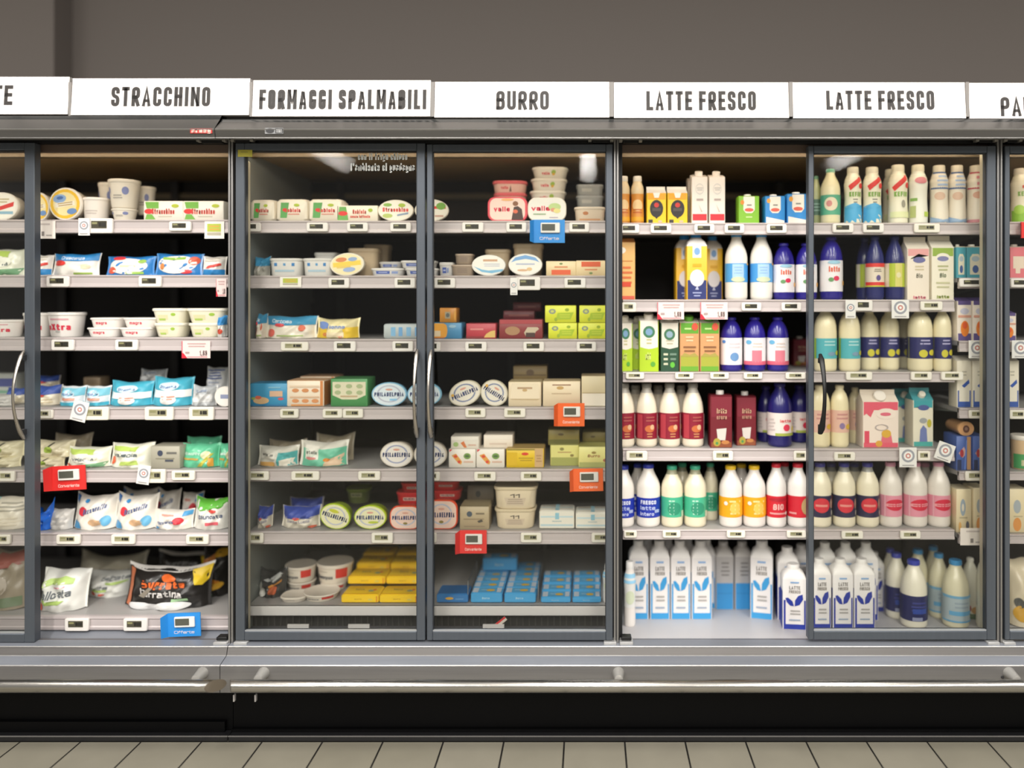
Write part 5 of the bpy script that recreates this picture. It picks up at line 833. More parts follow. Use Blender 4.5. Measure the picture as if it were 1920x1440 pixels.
TG('C',3,'esl',[(795,825),(872,912),(981,1020),(1081,1118)],641,659)
TG('C',4,'eslp',[(872,910),(945,985)],766,783); TG('C',4,'orange',[(1039,1096)],757,800)
TG('C',5,'eslp',[(795,824),(889,929),(976,1015)],885,902); TG('C',5,'orange',[(1069,1131)],880,922,rot=-1)
TG('C',6,'red',[(855,912)],996,1039); TG('C',6,'eslp',[(797,818),(976,1015),(1109,1145)],1000,1018)
TG('D',1,'esl',[(1162,1199),(1220,1259),(1302,1340),(1359,1396),(1438,1476)],420,437)
TG('D',2,'eslp',[(1166,1193)],567,585); TG('D',2,'pink',[(1233,1283),(1314,1365)],567,599); TG('D',2,'esl',[(1391,1428),(1466,1503)],567,583)
TG('D',3,'eslp',[(1173,1208),(1266,1301),(1332,1367),(1395,1430),(1474,1511)],699,711)
TG('D',4,'eslp',[(1174,1214),(1337,1375),(1489,1515)],846,864)
TG('D',5,'eslp',[(1170,1194),(1243,1276),(1363,1398),(1476,1512)],996,1009)
TG('E',1,'esl',[(1562,1601),(1619,1658)],419,436); TG('E',1,'eslp',[(1715,1763)],419,436)
TG('E',2,'sym',[(1587,1606)],562,597); TG('E',2,'esl',[(1603,1637)],563,583); TG('E',2,'sym',[(1674,1706)],562,597); TG('E',2,'eslp',[(1727,1768)],565,582)
TG('E',3,'eslp',[(1587,1636),(1709,1748),(1766,1807)],697,713)
TG('E',4,'eslp',[(1565,1604)],848,864); TG('E',4,'sym',[(1688,1721)],840,877); TG('E',4,'sym',[(1752,1784)],830,864,'tilted',20); TG('E',4,'eslp',[(1722,1745)],846,864)
TG('E',5,'eslp',[(1579,1619),(1689,1727)],996,1011); TG('E',5,'price',[(1803,1850)],992,1024)
TG('G',2,'esl',[(1800,1846)],522,538); TG('G',3,'sym',[(1819,1850)],638,672); TG('G',4,'eslp',[(1818,1848)],769,785); TG('G',5,'eslp',[(1811,1848)],884,902)
TG('F',2,'esl',[(1896,1930)],522,539); TG('F',3,'sym',[(1900,1932)],638,672); TG('F',4,'eslp',[(1894,1926)],769,786); TG('F',1,'red',[(1910,1962)],416,446)
# ---------------------------------------------------------------- put the goods on the shelves
CACHE = {}
def build_kind(key, builder, w, h):
    w = max(.01, round(w / .002) * .002); h = max(.008, round(h / .002) * .002)
    k = (key, round(w, 4), round(h, 4))
    if k not in CACHE:
        CACHE[k] = [(pn, mb.mesh(pn)) for pn, mb in builder(w, h)]
    return CACHE[k]
def place(name, label, cat, group, parts, loc, rz=0, ry=0):
    if len(parts) == 1:
        o = link(name, parts[0][1], None, loc)
    else:
        o = link(name, None, None, loc)
        o.empty_display_size = .05
        for pn, me in parts: link(pn, me, o)
    o.rotation_euler = (0, math.radians(ry), math.radians(rz))
    return tag(o, label, cat, group)
def ordinal(i, n):
    if n == 1: return ''
    if n == 2: return ('left one', 'right one')[i]
    if n == 3: return ('leftmost', 'middle one', 'rightmost')[i]
    if i == 0: return 'leftmost'
    if i == n - 1: return 'rightmost'
    return ('', 'second', 'third', 'fourth', 'fifth', 'sixth', 'seventh')[i] + ' from left'
def ranks(seq, keyf, xf):
    g = {}
    for it in seq: g.setdefault(keyf(it), []).append(it)
    out = {}
    for k, l in g.items():
        l.sort(key=xf)
        for i, it in enumerate(l): out[id(it)] = (i, len(l))
    return out
LABELS = {}
def mklabel(*bits):
    s = ', '.join(b for b in bits if b)
    if len(s.replace(',', '').split()) > 16: print('LONG', len(s.split()), s)
    if s in LABELS: print('DUP', s)
    LABELS[s] = 1
    return s
rk = ranks(ITEMS, lambda i: (i['sec'], i['n'], i['key'], i['ex']), lambda i: i['a'])
for it in ITEMS:
    name, cat, desc, bld, d = T[it['key']]
    sec, n = it['sec'], it['n']
    Y0 = (.125 if not (sec in 'DEGF' and n == len(SHELF[sec])) else .14) + it['dy']
    wpx = it['b'] - it['a']
    if d == 'r':
        R_ = L(wpx, Y0 + .03) / 2; Yc = Y0 + R_; Ym = Yc
    else:
        Yc = Y0 + d / 2; Ym = Y0 + (d * .38 if getattr(bld, 'soft', 0) else 0)
    w = L(wpx, Ym); xc = X((it['a'] + it['b']) / 2, Ym)
    zb = shelf_z(sec, n) if it['yb'] is None else Z(it['yb'], Ym)
    h = Z(it['yt'], Ym) - zb
    if it['h']: h = it['h']; zb += it['lift']
    zb += .0006
    parts = build_kind(it['key'], bld, w, h - .0006)
    i, k = rk[id(it)]
    lab = mklabel(desc, ordinal(i, k), it['ex'], shelf_name(sec, n) + ' below ' + SIGN[sec])
    o = place(name, lab, cat, f"{name.replace('_', ' ')}s, {desc}"[:60], parts, (xc, Yc, zb), it['yaw'], it['roll'])
# ---------------------------------------------------------------- shelf labels
TK = {
 'esl': ('shelf_price_label', 'price label', 'white electronic price label', esl(), 'electronic price labels'),
 'eslp': ('shelf_price_label', 'price label', 'pale electronic price label', esl('#a7a384', '#ebe6da'), 'electronic price labels'),
 'sym': ('promotion_card', 'price card', 'white card with grey target symbol', symcard(0), 'cards with a target symbol'),
 'price': ('price_card', 'price card', 'plain white price card', paper('#efe6de', [('l',.1,.7,.9,.92,1,'#cbbfb9'),('r',.4,.15,.52,.4,'#8d8480'),('r',.6,.15,.85,.22,'#b0a8a2')]), 'paper price cards'),
 'pink': ('price_card', 'price card', 'pinkish price card with red corner', paper('#ecd8d4', [('p',[(0,0),(.2,0),(.06,.3),(0,.3)],'#d8263c'),('r',0,.3,.03,1,'#dc6070'),('l',.1,.62,.95,.92,2,'#c9a8a6'),('t','1,69',.76,.3,.26,.3,'#7c6a68',.16),('l',.1,.2,.3,.45,1,'#b09a98'),('r',.2,.06,.9,.1,'#d88a90')]), 'price cards with a red corner'),
 'lime': ('price_card', 'price card', 'white price card with lime square', paper('#efeae0', [('r',.14,.4,.84,.86,'#b4c24c'),('l',.2,.45,.8,.8,2,'#d8a84c'),('r',.14,.2,.84,.36,'#b8b09c')]), 'price cards with a lime square'),
 'red': ('promotion_holder', 'price holder', 'red promotional label holder', holder('#e0322f', 'R'), 'coloured promotional holders'),
 'orange': ('promotion_holder', 'price holder', 'orange promotional label holder', holder('#f0692c', 'O'), 'coloured promotional holders'),
 'blue': ('promotion_holder', 'price holder', 'bright blue promotional label holder', holder('#2a8bd8', 'B'), 'coloured promotional holders'),
}
TL = [dict(s=t[0], n=t[1], k=t[2], a=t[3], b=t[4], y0=t[5], y1=t[6], ex=t[7], rot=t[8]) for t in TAGS]
rk = ranks(TL, lambda t: (t['s'], t['n'], t['k'], t['ex']), lambda t: t['a'])
for t in TL:
    name, cat, desc, bld, grp = TK[t['k']]
    Y0 = {'esl': YF-.0012, 'eslp': YF-.0012, 'sym': YF-.0125, 'pink': YF-.002, 'price': YF-.002, 'lime': YF-.002}.get(t['k'], YF-.003)
    if t['s'] == 'A' and t['n'] == 7 and t['k'] == 'blue': Y0 = .066
    i, k = rk[id(t)]
    lab = mklabel(desc, ordinal(i, k), t['ex'], 'on ' + shelf_name(t['s'], t['n']) + ' below ' + SIGN[t['s']])
    parts = build_kind('tag' + t['k'], bld, L(t['b'] - t['a'], Y0 - .01), L(t['y1'] - t['y0'], Y0 - .01))
    o = place(name, lab, cat, grp, parts, (X((t['a'] + t['b']) / 2, Y0 - .01), Y0, Z(t['y1'], Y0 - .01)), 0, t['rot'])
# ---------------------------------------------------------------- refrigerated cases
STEEL = brushed('brushed_steel', '#838180', .42, .55, (1.2, 50, 50), .14); SHADESTEEL = brushed('shaded_steel_lip', '#6d6a68', .42, .5, (1.2, 50, 50), .12)  # lip uses darkened steel: the shade of that face is in its colour
CHROME = brushed('polished_tube', '#b6b3ad', .2, 1.0, (.5, 30, 30), .03)
GREYM = brushed('grey_lacquer', '#7d7b7e', .45, .3, (1, 30, 30), .1)
PALE = brushed('pale_ledge', '#8a8e97', .42, .35, (1, 30, 30), .1)
CANO = brushed('canopy_grey', '#4f4d4a', .38, .35, (1, 20, 20), .1)
GLOSS = M('#2e3030', .16, .2, .15)
FRAME = brushed('door_frame_grey', '#565c64', .38, .45, (20, 20, 1), .1)
BLACK = M('#0d0d0f', .4); RUBBER = M('#141416', .6)
KICK = M('#030304', .5); KICK.node_tree.nodes['Principled BSDF'].inputs['Specular IOR Level'].default_value = .15
SILV = brushed('silver_profile', '#9c9a98', .35, .8, (40, 40, 1), .1)
RAIL = brushed('price_rail', '#c3b9b8', .4, .1, (1, 30, 30), .1)
BOARD = M('#a3a09e', .45); LINER = M('#2a2522', .6); SIDE = M('#8f9490', .5)
BEIGE = M('#c2bba6', .5); WHITEP = M('#d9d5d3', .45)
CEILM = M('#a88c62', .55); GLASS = glass_mat('door_glass')
LAMP = emis('lamp_tube', '#fff1dc', 16.0)
XS = X(432); XL, XR = X(-330), X(2230)
zt = 1.926
def case(nm, label, x0, x1):
    return thing(nm, label, 'fridge', ((x0 + x1) / 2, 0, 0))
caseA = case('refrigerated_display_case', 'grey refrigerated case with glass door below the STRACCHINO sign', XL, XS)
caseB = case('refrigerated_display_case', 'long grey refrigerated case with glass doors from FORMAGGI SPALMABILI rightwards', XS, XR)
def part(mb, name, par, smooth=.7):
    top = par
    while top.parent: top = top.parent
    ox = top.location.x
    # keep world coordinates while parenting
    mb.v = [(x - ox, y, z) for x, y, z in mb.v]
    o = link(name, mb.mesh(name, smooth), par)
    return o
YC = -.11
for cs, x0, x1 in ((caseA, XL, XS - .001), (caseB, XS + .001, XR)):
    mb = MB(); mb.prof([(.75, 2.1), (-.028, 2.1), (-.028, Z(217 if cs == caseA else 223, -.06)), (-.06, Z(217 if cs == caseA else 223, -.06)), (-.073, Z(224 if cs == caseA else 229, -.073)), (YC, Z(241, YC)), (YC - .002, Z(242.5, YC)), (YC, Z(244, YC)), (YC + .005, Z(257.5, YC + .005)), (YC + .005, Z(259, YC + .005)), (-.004, Z(259, -.004)), (-.004, Z(262.5, -.004)), (.02, Z(262.5, .02))],
                       x0, x1, [CANO, CANO, CANO, GLOSS, CANO, SILV, SILV, CANO, SILV, CANO, SILV, BLACK]); part(mb, 'canopy', cs)
    mb = MB(); mb.box(x0, x1, .02, .05, Z(270, .02), Z(258, .02), BLACK); mb.box(x0, x1, .035, .055, Z(285, .035), Z(268, .035), M('#5a4a40', .5)); part(mb, 'door_header', cs)
    mb = MB(); mb.box(x0, x1, .75, .765, .1, 2.1, LINER); mb.box(x0, x1, .735, .75, Z(373, .74), Z(363, .74), M('#8a7c62', .5)); part(mb, 'back_panel', cs)
    mb = MB(); mb.box(x0, x1, .055, .75, zt, zt + .02, CEILM)
    for k in range(3): mb.box(x0, x1, .13 + k*.012, .134 + k*.012, zt - .012, zt, M('#7a6a50', .5))
    part(mb, 'case_ceiling', cs)
    mb = MB(); mb.prof([(.07, Z(1197, .07)), (.02, Z(1200, .02)), (-.018, Z(1211.5, -.018)), (-.02, Z(1213.5, -.02)), (-.02, Z(1214.5, -.02)), (-.028, Z(1228.5, -.028)), (-.03, Z(1230, -.03)), (-.072, Z(1247, -.072)), (-.074, Z(1249, -.074)), (-.074, Z(1299, -.074)), (.02, Z(1300, .02))],
                       x0, x1, [GREYM, PALE, SILV, BLACK, SHADESTEEL, SILV, PALE, SILV, STEEL, BLACK]); part(mb, 'sill', cs)
    mb = MB(); mb.box(x0, x1, .02, .75, Z(1386, .02), Z(1299, .02), KICK)
    mb.box(x0, x1 - (.02 if cs == caseA else 0), .005, .02, Z(1378, .01), Z(1352 if cs == caseA else 1366, .01), KICK); part(mb, 'kick_plate', cs)
    mb = MB(); mb.box(x0, x1, -.02, .02, 0.0, Z(1381, -.02), M('#1b1b1d', .3), .002)
    mb.box(x0, x1, -.0215, -.0175, Z(1381, -.02) - .001, Z(1381, -.02) + .0015, M('#6c6a68', .35)); part(mb, 'plinth', cs)
# sign dividers and end posts of the sign band
for a, b in ((127.2, 131.8), (467.2, 471.8), (807.2, 813.8), (1143.2, 1150.8), (1480.2, 1486.8), (1812.2, 1817.8)):
    mb = MB(); mb.box(X(a, -.06), X(b, -.06), -.058, -.03, Z(219, -.055), Z(154, -.055), M('#8a8683', .45)); part(mb, 'sign_divider', caseA if b < 400 else caseB)
# posts between the doors
for cs, p in ((caseA, (419, 431.7, 427.6, 431.2)), (caseB, (432.3, 440.5, 432.8, 436.4))):
    mb = MB(); mb.box(X(p[0]), X(p[1]), .033, .06, Z(1205, .03), Z(262, .03), RUBBER); mb.box(X(p[2]), X(p[3]), .0, .034, Z(1209), Z(262), SILV, .001); part(mb, 'door_post', cs)
for a, b, cs in ((1151, 1160, caseB), (1870, 1880, caseB)):
    mb = MB(); c = (a + b) / 2
    mb.box(X(c - 12), X(c + 12), .03, .06, Z(1205, .03), Z(262, .03), RUBBER)
    mb.box(X(a), X(a + 3.4), .0, .03, Z(1209), Z(262), SILV, .001); mb.box(X(b - 3.4), X(b), .0, .03, Z(1209), Z(262), SILV, .001)
    mb.box(X(a + 3), X(b - 3), .006, .03, Z(1209), Z(262), M('#4a4a4c', .4)); part(mb, 'door_post', cs)
mb = MB(); mb.box(X(455, .04), X(463, .04), .04, .07, Z(1196, .04), Z(300, .04), BEIGE, .004); part(mb, 'mullion_cover', caseB)
mb = MB(); mb.box(X(1844, .04), X(1852, .04), .04, .07, Z(1196, .04), Z(285, .04), BEIGE, .004); part(mb, 'mullion_cover', caseB)
# side wall between the two cases
mb = MB(); mb.box(XS + .0015, XS + .006, .062, .734, Z(1200, .06), zt, SIDE); part(mb, 'side_panel', caseB)
# shelf uprights on the back, with slots
for px, cs in ((330, caseA), (120, caseA), (640, caseB), (960, caseB), (1180, caseB), (1460, caseB), (1700, caseB)):
    mb = MB(); xc = X(px, .74); mb.box(xc - .015, xc + .015, .725, .75, .3, zt, M('#3a3634', .5)); part(mb, 'shelf_upright', cs)
# lamps along the front of each bay
for a, b, cs in ((-300, 425, caseA), (470, 1140, caseB), (1172, 1840, caseB), (1892, 2200, caseB)):
    mb = MB(); mb.tube([(X(a, .08), .064, zt - .004), (X(b, .08), .064, zt - .004)], .0035, LAMP, 8); part(mb, 'lamp_tube', cs)
# shelves with price rails
def shelf(cs, a, b, n, sec, depth=.50):
    y0, y1 = SHELF[sec][n-1]; z = Z(y0, YF); zb = Z(y1, YF); x0, x1 = X(a, YF), X(b, YF)
    mb = MB(); mb.box(x0, x1, YF + .006, depth, z - .014, z, BOARD)
    for xx in (x0 + .004, x1 - .004): mb.poly([(xx, .12, z-.014), (xx, .735, z-.014), (xx, .735, z-.09), (xx, .5, z-.05)], SIDE); 
    mb.box(x0, x1, depth, .735, z - .014, z - .009, M('#3a3634', .5))
    o = part(mb, 'shelf', cs)
    hgt = z - zb
    mb = MB(); mb.prof([(YF+.014, z+.0004), (YF+.001, z+.0004), (YF-.001, z-.002), (YF, z-.12*hgt), (YF+.0025, z-.18*hgt), (YF+.0025, z-.66*hgt), (YF, z-.72*hgt), (YF-.001, z-.95*hgt), (YF+.002, zb), (YF+.014, zb)], x0, x1, [RAIL]*9, RAIL)
    part(mb, 'price_rail', o)
for n in range(1, 7): shelf(caseA, -320, 430, n, 'A')
for n in range(1, 7): shelf(caseB, 463, 1146, n, 'B')
for n in range(1, 6): shelf(caseB, 1168, 1850 if n == 1 else 1790, n, 'D')
for n in range(2, 7): shelf(caseB, 1799, 1862, n, 'G')
for n in range(1, 7): shelf(caseB, 1888, 2210, n, 'G')
# bottom decks
def deck(cs, a, b, sec, style):
    y0, y1 = SHELF[sec][-1]; z = Z(y0, YF); x0, x1 = X(a, YF), X(b, YF)
    mb = MB()
    if style == 'A':
        mb.box(x0, x1, YF + .004, .73, z - .016, z, BOARD)
        zb = Z(y1, YF); h = z - zb
        mb.prof([(YF+.014, z+.0004), (YF, z), (YF-.001, z-.16*h), (YF+.002, z-.25*h), (YF+.002, z-.72*h), (YF-.001, z-.8*h), (YF, zb), (YF+.02, zb)], x0, x1, [RAIL]*7, RAIL)
        mb.prof([(YF+.02, zb), (.075, Z(1198, .075))], x0, x1, [PALE])
    elif style == 'B':
        mb.box(x0, x1, YF + .004, .73, z - .016, z, BOARD)
        mb.box(x0, x1, YF, YF + .012, Z(1155, YF), z, WHITEP, .002)
        mb.box(x0, x1, YF + .05, YF + .06, Z(1176, YF+.05), Z(1152, YF+.05), M('#2c2b29', .5))
        for k in range(58):
            xx = x0 + (x1 - x0) * (k + .5) / 58; mb.box(xx - .0015, xx + .0015, YF + .046, YF + .05, Z(1174, YF+.05), Z(1156, YF+.05), M('#4b4a46', .5))
        mb.prof([(YF+.05, Z(1174, YF+.05)), (.068, Z(1186, .068)), (.066, Z(1198, .066))], x0, x1, [GREYM, GREYM])
        for px in (558, 672, 925): mb.box(X(px-20, .075), X(px+20, .075), .078, .084, Z(1180, .075), Z(1172, .075), WHITEP)
    else:
        mb.box(x0, x1, .062, .73, z - .02, z, M('#bab8ba', .4), .003); mb.box(x0, x1, .064, .075, z - .06, z - .02, GREYM)
    part(mb, 'bottom_deck', cs)
deck(caseA, -320, 430, 'A', 'A'); deck(caseB, 463, 1150, 'B', 'B'); deck(caseB, 1166, 1866, 'D', 'D'); deck(caseB, 1886, 2210, 'F', 'D')
# wire dividers in the butter bay
for px in (879, 1010, 1141):
    x0 = X(px, .15); z0 = shelf_z('C', 7) + .0025
    mb = MB()
    for k in range(3): mb.tube([(x0, .13, z0 + .012 + .03*k), (x0, .55, z0 + .012 + .03*k)], .0016, SILV, 6)
    for y in (.13, .34, .55): mb.tube([(x0, y, z0), (x0, y, z0 + .075)], .0016, SILV, 6)
    o = mb.obj('wire_divider'); tag(o, {879: 'wire divider left of the tall light blue butter stack', 1010: 'wire divider between the two light blue butter stacks', 1141: 'wire divider at right end of bottom BURRO shelf'}[px], 'divider', 'wire dividers')
# doors
def door(cs, a, b, y0, y1, sl, sr, hx, hmat, hy=(657, 820), hinge_left=True, extra=None, fat=1.0):
    """frame in px at the door plane; sl, sr stile widths"""
    fr = MB(); zt_, zb_ = Z(y0), Z(y1); zi, zj = Z(y0 + 14), Z(y1 - 16)
    for p in ((X(a), X(a + sl), zb_, zt_), (X(b - sr), X(b), zb_, zt_), (X(a + sl), X(b - sr), zi, zt_), (X(a + sl), X(b - sr), zb_, zj)):
        fr.box(p[0], p[1], .0, .032, p[2], p[3], FRAME, .002)
    rim = M('#b9bdc2', .3, .6)
    fr.box(X(a + sl), X(b - sr), .004, .012, zj, zj + .0045, rim); fr.box(X(a+sl), X(b-sr), .006, .012, zi - .003, zi, M('#1b1b1d', .4))
    fr.box(X(a + sl), X(a + sl) + .002, .006, .012, zj, zi, M('#2a2c30', .4)); fr.box(X(b - sr) - .002, X(b - sr), .006, .012, zj, zi, M('#2a2c30', .4))
    d = part(fr, 'door', cs)
    g = MB(); g.box(X(a + sl) - .004, X(b - sr) + .004, .014, .018, zj - .004, zi + .004, GLASS); part(g, 'glass_pane', d, 0)
    # handle: a bow standing off the stile
    hm = MB(); z0, z1 = Z(hy[1]), Z(hy[0]); xh = X(hx); pts, rad = [], []
    for i in range(17):
        t = i / 16; s = sin(pi * t)
        pts.append((xh, -.006 - .05 * s ** .8, z1 + (z0 - z1) * t)); rad.append(fat * (.0085 - .0035 * s + .002 * max(0, t - .75) * 4 + (.0 if .02 < t < .98 else -.004)))
    hm.tube(pts, rad, hmat, 12, (.9, .6))
    for q in (.08, .92): hm.box(xh - .006, xh + .006, -.02, .0, z1 + (z0 - z1) * q - .008, z1 + (z0 - z1) * q + .008, hmat if hmat == BLACKH else M('#4a4a4c', .35, .6))
    part(hm, 'handle', d)
    if extra: extra(d)
    return d
HM = brushed('handle_metal', '#b4aea6', .28, 1.0, (20, 20, 2), .1); BLACKH = M('#0b0b0c', .4)
door(caseA, -300, 64, 267, 1205, 17, 19, 47, HM, (657, 822))
def onB(d):
    mb = MB(); mb.box(X(446), X(473), -.0008, .0, Z(294), Z(281), M('#b9b03a', .5)); decals(mb, lambda u, v, o: (X(446) + u*(X(473)-X(446)), -.001 - o, Z(294) + v*(Z(281)-Z(294))), [('l', .1, .55, .8, .8, 1, '#8d8a3c')], 1, 1)
    part(mb, 'sticker', d)
    mb = MB(); wm = M('#c9ccc8', .5)
    for t, a, b, y0, y1 in (("con il frigo chiuso", 669, 762, 285, 301), ("l'ambiente ci guadagna", 655, 776, 304, 322)):
        qs, tw = text_quads(t, .15, (b - a) / (y1 - y0))
        for q in qs: mb.face([mb.av((X(a) + p.x / tw * (X(b) - X(a)), .0132, Z(y1) + (p.y * .82 + .16) * (Z(y0) - Z(y1)))) for p in q], wm)
    part(mb, 'glass_lettering', d, 0)
door(caseB, 441, 797, 268, 1201, 17, 16, 783, HM, (655, 819), True, onB)
door(caseB, 800, 1149, 270, 1201, 11, 13, 809, HM, (656, 820))
door(caseB, 1516, 1868, 273, 1200, 10, 17, 1537, BLACKH, (664, 812), fat=1.35)
door(caseB, 1885, 2220, 273, 1200, 9, 16, 2204, HM)
# hinge brackets
for a, b, cs in ((370, 424, caseA), (434, 476, caseB), (1103, 1150, caseB), (1161, 1204, caseB), (1828, 1869, caseB), (1881, 1915, caseB)):
    mb = MB(); mb.box(X(a), X(b), -.008, .02, Z(261.5), Z(259), SILV)
    for q in (a, b - 6): mb.box(X(q), X(q + 6), -.008, .012, Z(266), Z(259.5), M('#a5a29c', .4, .5))
    mb.box(X(a + 8), X(b - 8), .0, .02, Z(268), Z(262), BLACK); part(mb, 'top_hinge', cs)
for a, b, cs in ((402, 428, caseA), (440, 465, caseB), (1132, 1156, caseB), (1162, 1187, caseB), (1850, 1872, caseB), (1880, 1902, caseB)):
    mb = MB(); mb.box(X(a), X(b), -.012, .03, Z(1211), Z(1202), M('#b4b4b4', .4, .4), .002)
    if a in (402, 1162): mb.box(X(a + 3), X(b - 3), .0, .03, Z(1202), Z(1195), BLACK, .002)
    part(mb, 'bottom_hinge', cs)
# maker plates on the canopy
def plate(a, b, y0, y1, c, els, cs):
    Yp = YC + .001; mb = MB(); mb.box(X(a, Yp), X(b, Yp), Yp - .0015, Yp + .004, Z(y1, Yp), Z(y0, Yp), M(c, .35))
    decals(mb, lambda u, v, o: (X(a, Yp) + u*(X(b, Yp)-X(a, Yp)), Yp - .0017 - o, Z(y1, Yp) + v*(Z(y0, Yp)-Z(y1, Yp))), els, 1, 1); part(mb, 'maker_plate', cs)
plate(357, 398, 241, 250, '#c22c26', [('t', 'arneg', .5, .6, .88, .9, '#e8c8bc', .13)], caseA)
plate(497, 531, 240, 251, '#8f9092', [('e', .28, .5, .24, .42, '#2a2a2c'), ('r', .58, .08, .98, .92, '#1c1c1e'), ('t', '1151', .78, .5, .3, .62, '#c9c9c9', .16)], caseB)
# bumper tubes
def bumper(cs, xa, xb, cut_a, cut_b, mounts):
    Yt, r, zc = -.135, .0185, Z(1286, -.135); n = 20; mb = MB(); rings = []
    for x, cut in ((xa, cut_a), (xa + .08, 0), (xb - .08, 0), (xb, cut_b)):
        rings.append([mb.av((x + cut * (sin(2*pi*j/n)), Yt + r * sin(2*pi*j/n), zc + r * cos(2*pi*j/n))) for j in range(n)])
    for q in range(3):
        for j in range(n): mb.face((rings[q][j], rings[q+1][j], rings[q+1][(j+1) % n], rings[q][(j+1) % n]), CHROME)
    cap = M('#7d7468', .35, .8); mb.face(rings[0], cap); mb.face(rings[-1][::-1], cap)
    o = part(mb, 'bumper_rail', cs)
    for px in mounts:
        m2 = MB(Matrix.Translation((X(px, -.1), 0, zc + .012)) @ Matrix.Rotation(pi/2, 4, 'X'))
        m2.loft([(.070, .015, .015, -1), (.0735, .019, .019, -1), (.12, .013, .013, -1)], M('#a3a19d', .35, .3), k=4); m2.v = [(x, y, z) for x, y, z in m2.v]
        part(m2, 'rail_mount', o)
    return o
bumper(caseA, XL, X(404, -.135), 0, .026, (-120, 372))
bumper(caseB, X(432, -.135), XR, -.010, 0, (488, 1160, 1900))
mb = MB(Matrix.Translation((X(1880, -.075), -.0745, Z(1270, -.075))) @ Matrix.Rotation(pi/2, 4, 'X')); mb.loft([(0, .005, .005, -1), (.003, .004, .004, -1)], M('#2e2e30', .4), k=3); part(mb, 'screw', caseB)
# two white clips hanging under the sill
for px in (441, 481):
    mb = MB(); mb.box(X(px - 1.5), X(px + 1.5), -.012, .0, Z(1313), Z(1300), WHITEP, .001); part(mb, 'wire_clip', caseB)
# small loose things
mb = MB(Matrix.Translation((X(921, .085), .088, Z(1181, .085))) @ Matrix.Rotation(math.radians(52), 4, 'Y')); mb.box(-.007, .007, -.001, .001, 0, .062, M('#ddd2c6', .5)); mb.box(-.007, -.001, -.0013, .0012, .0, .062, M('#d83a3c', .5))
tag(mb.obj('paper_strip'), 'red and white paper strip leaning below bottom BURRO shelf', 'paper strip')
# ---------------------------------------------------------------- category signs
def sign(txt, a, b, y0, y1, ta, tb, ty0, ty1, label):
    yb, yt = -.060, -.050
    zb_, zt_ = Z(y1, yb), Z(y0, yt); x0, x1 = X(a, yb), X(b, yb); xc = (x0 + x1) / 2
    mb = MB(); m = SIGNM
    p = [(x0-xc, yb, 0), (x1-xc, yb, 0), (x1-xc, yt, zt_-zb_), (x0-xc, yt, zt_-zb_)]; q = [(x, -.029, z) for x, y, z in p]
    mb.poly(p, m)
    for i in range(4): mb.poly([p[(i+1) % 4], p[i], q[i], q[(i+1) % 4]], M('#b9b5b2', .5))
    mb.poly(q[::-1], M('#b9b5b2', .5))
    root = mb.obj('category_sign', None, (xc, 0, zb_), 0)
    tag(root, label, 'sign', 'category signs above the cases')
    l = MB(); qs, tw = text_quads(txt, .185, (tb - ta) / (ty1 - ty0)); H = zt_ - zb_; lm = M('#2b2624', .5)
    v0 = (y1 - ty1) / (y1 - y0); v1 = (y1 - ty0) / (y1 - y0)
    def pt(p):
        u = X(ta, yb) + p.x / tw * (X(tb, yb) - X(ta, yb)) - xc; v = v0 + p.y * (v1 - v0)
        return (u, yb + (yt - yb) * v - .0008, v * H)
    for q in qs: l.face([l.av(pt(p)) for p in q], lm)
    l.obj('lettering', root, None, 0)
SIGNM = emis('lit_sign', '#fff6f0', .38)
sign('TE', -210, 126.5, 144, 214, -15, 22, 160, 197, 'white sign lettered TE, cut off at left edge')
sign('STRACCHINO', 132.5, 466.5, 147, 215.5, 207, 393, 163, 199.5, 'white STRACCHINO sign above the left case')
sign('FORMAGGI SPALMABILI', 472.5, 806.5, 150.5, 218, 485, 799, 168, 205, 'white FORMAGGI SPALMABILI sign')
sign('BURRO', 814.5, 1142.5, 153.5, 220, 930, 1029, 170.5, 206, 'white BURRO sign above the two closed doors')
sign('LATTE FRESCO', 1151.5, 1479.5, 154.5, 221, 1212, 1418, 171, 207, 'white LATTE FRESCO sign, left of the two')
sign('LATTE FRESCO', 1487.5, 1811.5, 154.5, 221.5, 1550, 1753, 170, 206, 'white LATTE FRESCO sign, right of the two')
sign('PANNA', 1818.5, 2160, 155.5, 222, 1877, 1983, 182, 218, 'white sign at right edge, letters PAN visible')
# ---------------------------------------------------------------- setting
WALL = M('#635c57', .75)
mb = MB(); mb.box(-6, 6, .82, .92, 0, 4.2, WALL); struct(mb.obj('wall_back'))
mb = MB(); mb.box(-6, X(101, .70), .70, .819, 2.11, 4.2, WALL); struct(mb.obj('wall_left'))
mb = MB(); mb.box(X(122, .80), X(129, .80), .79, .819, 2.11, 4.2, M('#3c3a34', .6)); struct(mb.obj('shadow_strip_1'))  # dark strip standing in for the shadow in the wall corner
fm = bpy.data.materials.new('floor_tiles'); fm.use_nodes = True; t = fm.node_tree; b = t.nodes['Principled BSDF']
tc = t.nodes.new('ShaderNodeTexCoord'); mp = t.nodes.new('ShaderNodeMapping'); br = t.nodes.new('ShaderNodeTexBrick'); nz = t.nodes.new('ShaderNodeTexNoise')
pit = 113.3 / S * (1 - .02 / D)
mp.inputs['Location'].default_value = (-X(1058, -.02), .62, 0)
br.offset = 0; br.inputs['Scale'].default_value = 1; br.inputs['Brick Width'].default_value = pit; br.inputs['Row Height'].default_value = .6; br.inputs['Mortar Size'].default_value = .003; br.inputs['Mortar Smooth'].default_value = .1
br.inputs['Color1'].default_value = (*lin('#8f8a7c'), 1); br.inputs['Color2'].default_value = (*lin('#898475'), 1); br.inputs['Mortar'].default_value = (*lin('#1e1c1a'), 1)
nz.inputs['Scale'].default_value = 7; nz.inputs['Detail'].default_value = 8
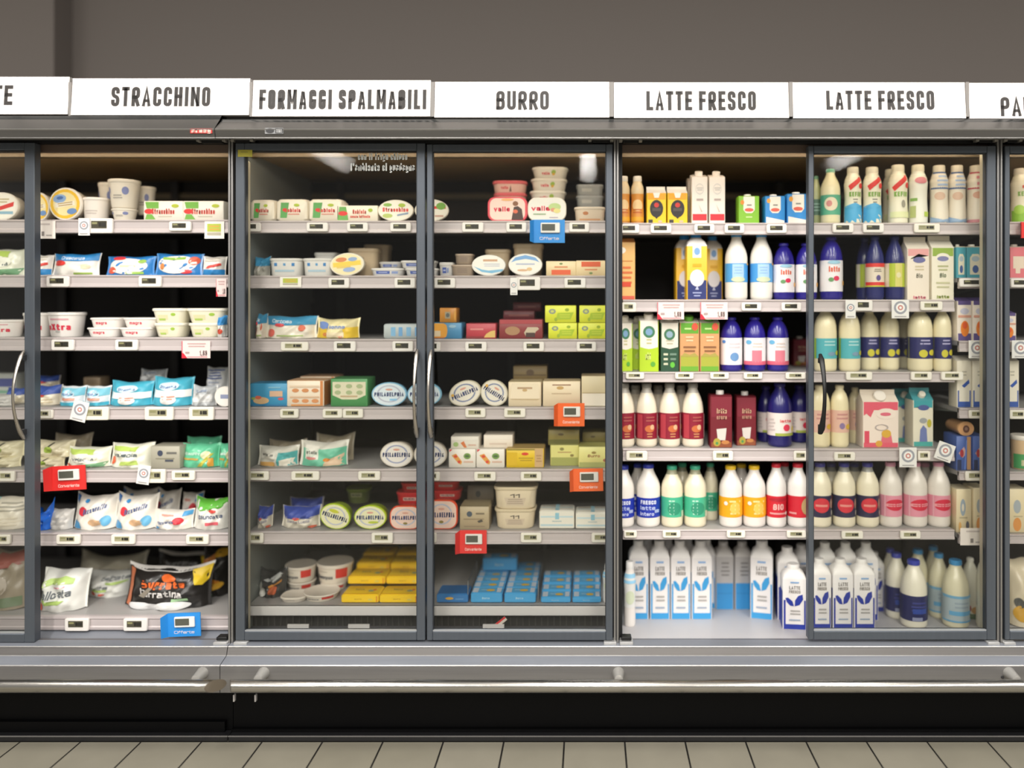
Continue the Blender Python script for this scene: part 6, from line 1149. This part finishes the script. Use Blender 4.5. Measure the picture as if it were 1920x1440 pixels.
mx = t.nodes.new('ShaderNodeMix'); mx.data_type = 'RGBA'; mx.blend_type = 'MULTIPLY'; mx.inputs[0].default_value = .25
t.links.new(tc.outputs['Object'], mp.inputs[0]); t.links.new(mp.outputs[0], br.inputs['Vector']); t.links.new(tc.outputs['Object'], nz.inputs['Vector'])
t.links.new(br.outputs['Color'], mx.inputs[6]); t.links.new(nz.outputs['Fac'], mx.inputs[7]); t.links.new(mx.outputs[2], b.inputs['Base Color']); b.inputs['Roughness'].default_value = .45
mb = MB(); mb.box(-6, 6, -9, .82, -.05, 0, fm); struct(mb.obj('floor'))
# ---------------------------------------------------------------- light, camera
def area(name, loc, sx, sy, power, rot=(0, 0, 0), col=(1, .96, .9)):
    l = bpy.data.lights.new(name, 'AREA'); l.shape = 'RECTANGLE'; l.size = sx; l.size_y = sy; l.energy = power; l.color = col
    o = bpy.data.objects.new(name, l); COL.objects.link(o); o.location = loc; o.rotation_euler = rot; return o
for x_ in (-3.3, -.02, 3.3): area('ceiling_strip', (x_, -4.7 if x_ != -.02 else -3.7, 3.3), .12, 7.2 if x_ != -.02 else 5.2, 118)
for x_ in (-1.65, 1.65): area('ceiling_strip', (x_, -3.7, 3.3), .14, 5.2, 112)
area('far_strip', (-.02, -7.95, 3.3), .06, 2.7, 45)
wd = bpy.data.worlds.new('store'); SC.world = wd; wd.use_nodes = True
wd.node_tree.nodes['Background'].inputs[0].default_value = (1, .96, .9, 1); wd.node_tree.nodes['Background'].inputs[1].default_value = .3
cam = bpy.data.cameras.new('camera'); co = bpy.data.objects.new('camera', cam); COL.objects.link(co)
co.location = (0, -D, CZ); co.rotation_euler = (pi / 2, 0, 0)
cam.sensor_width = 36; cam.lens = 1500 / 1920 * 36; cam.shift_x = -(CX - 960) / 1920; cam.shift_y = -(720 - CY) / 1920
cam.dof.use_dof = True; cam.dof.focus_distance = D; cam.dof.aperture_fstop = .38; cam.clip_start = .05
SC.camera = co
vs = SC.view_settings; vs.view_transform = 'Standard'; vs.look = 'None'; vs.exposure = 0.34; vs.gamma = 1; vs.use_curve_mapping = False
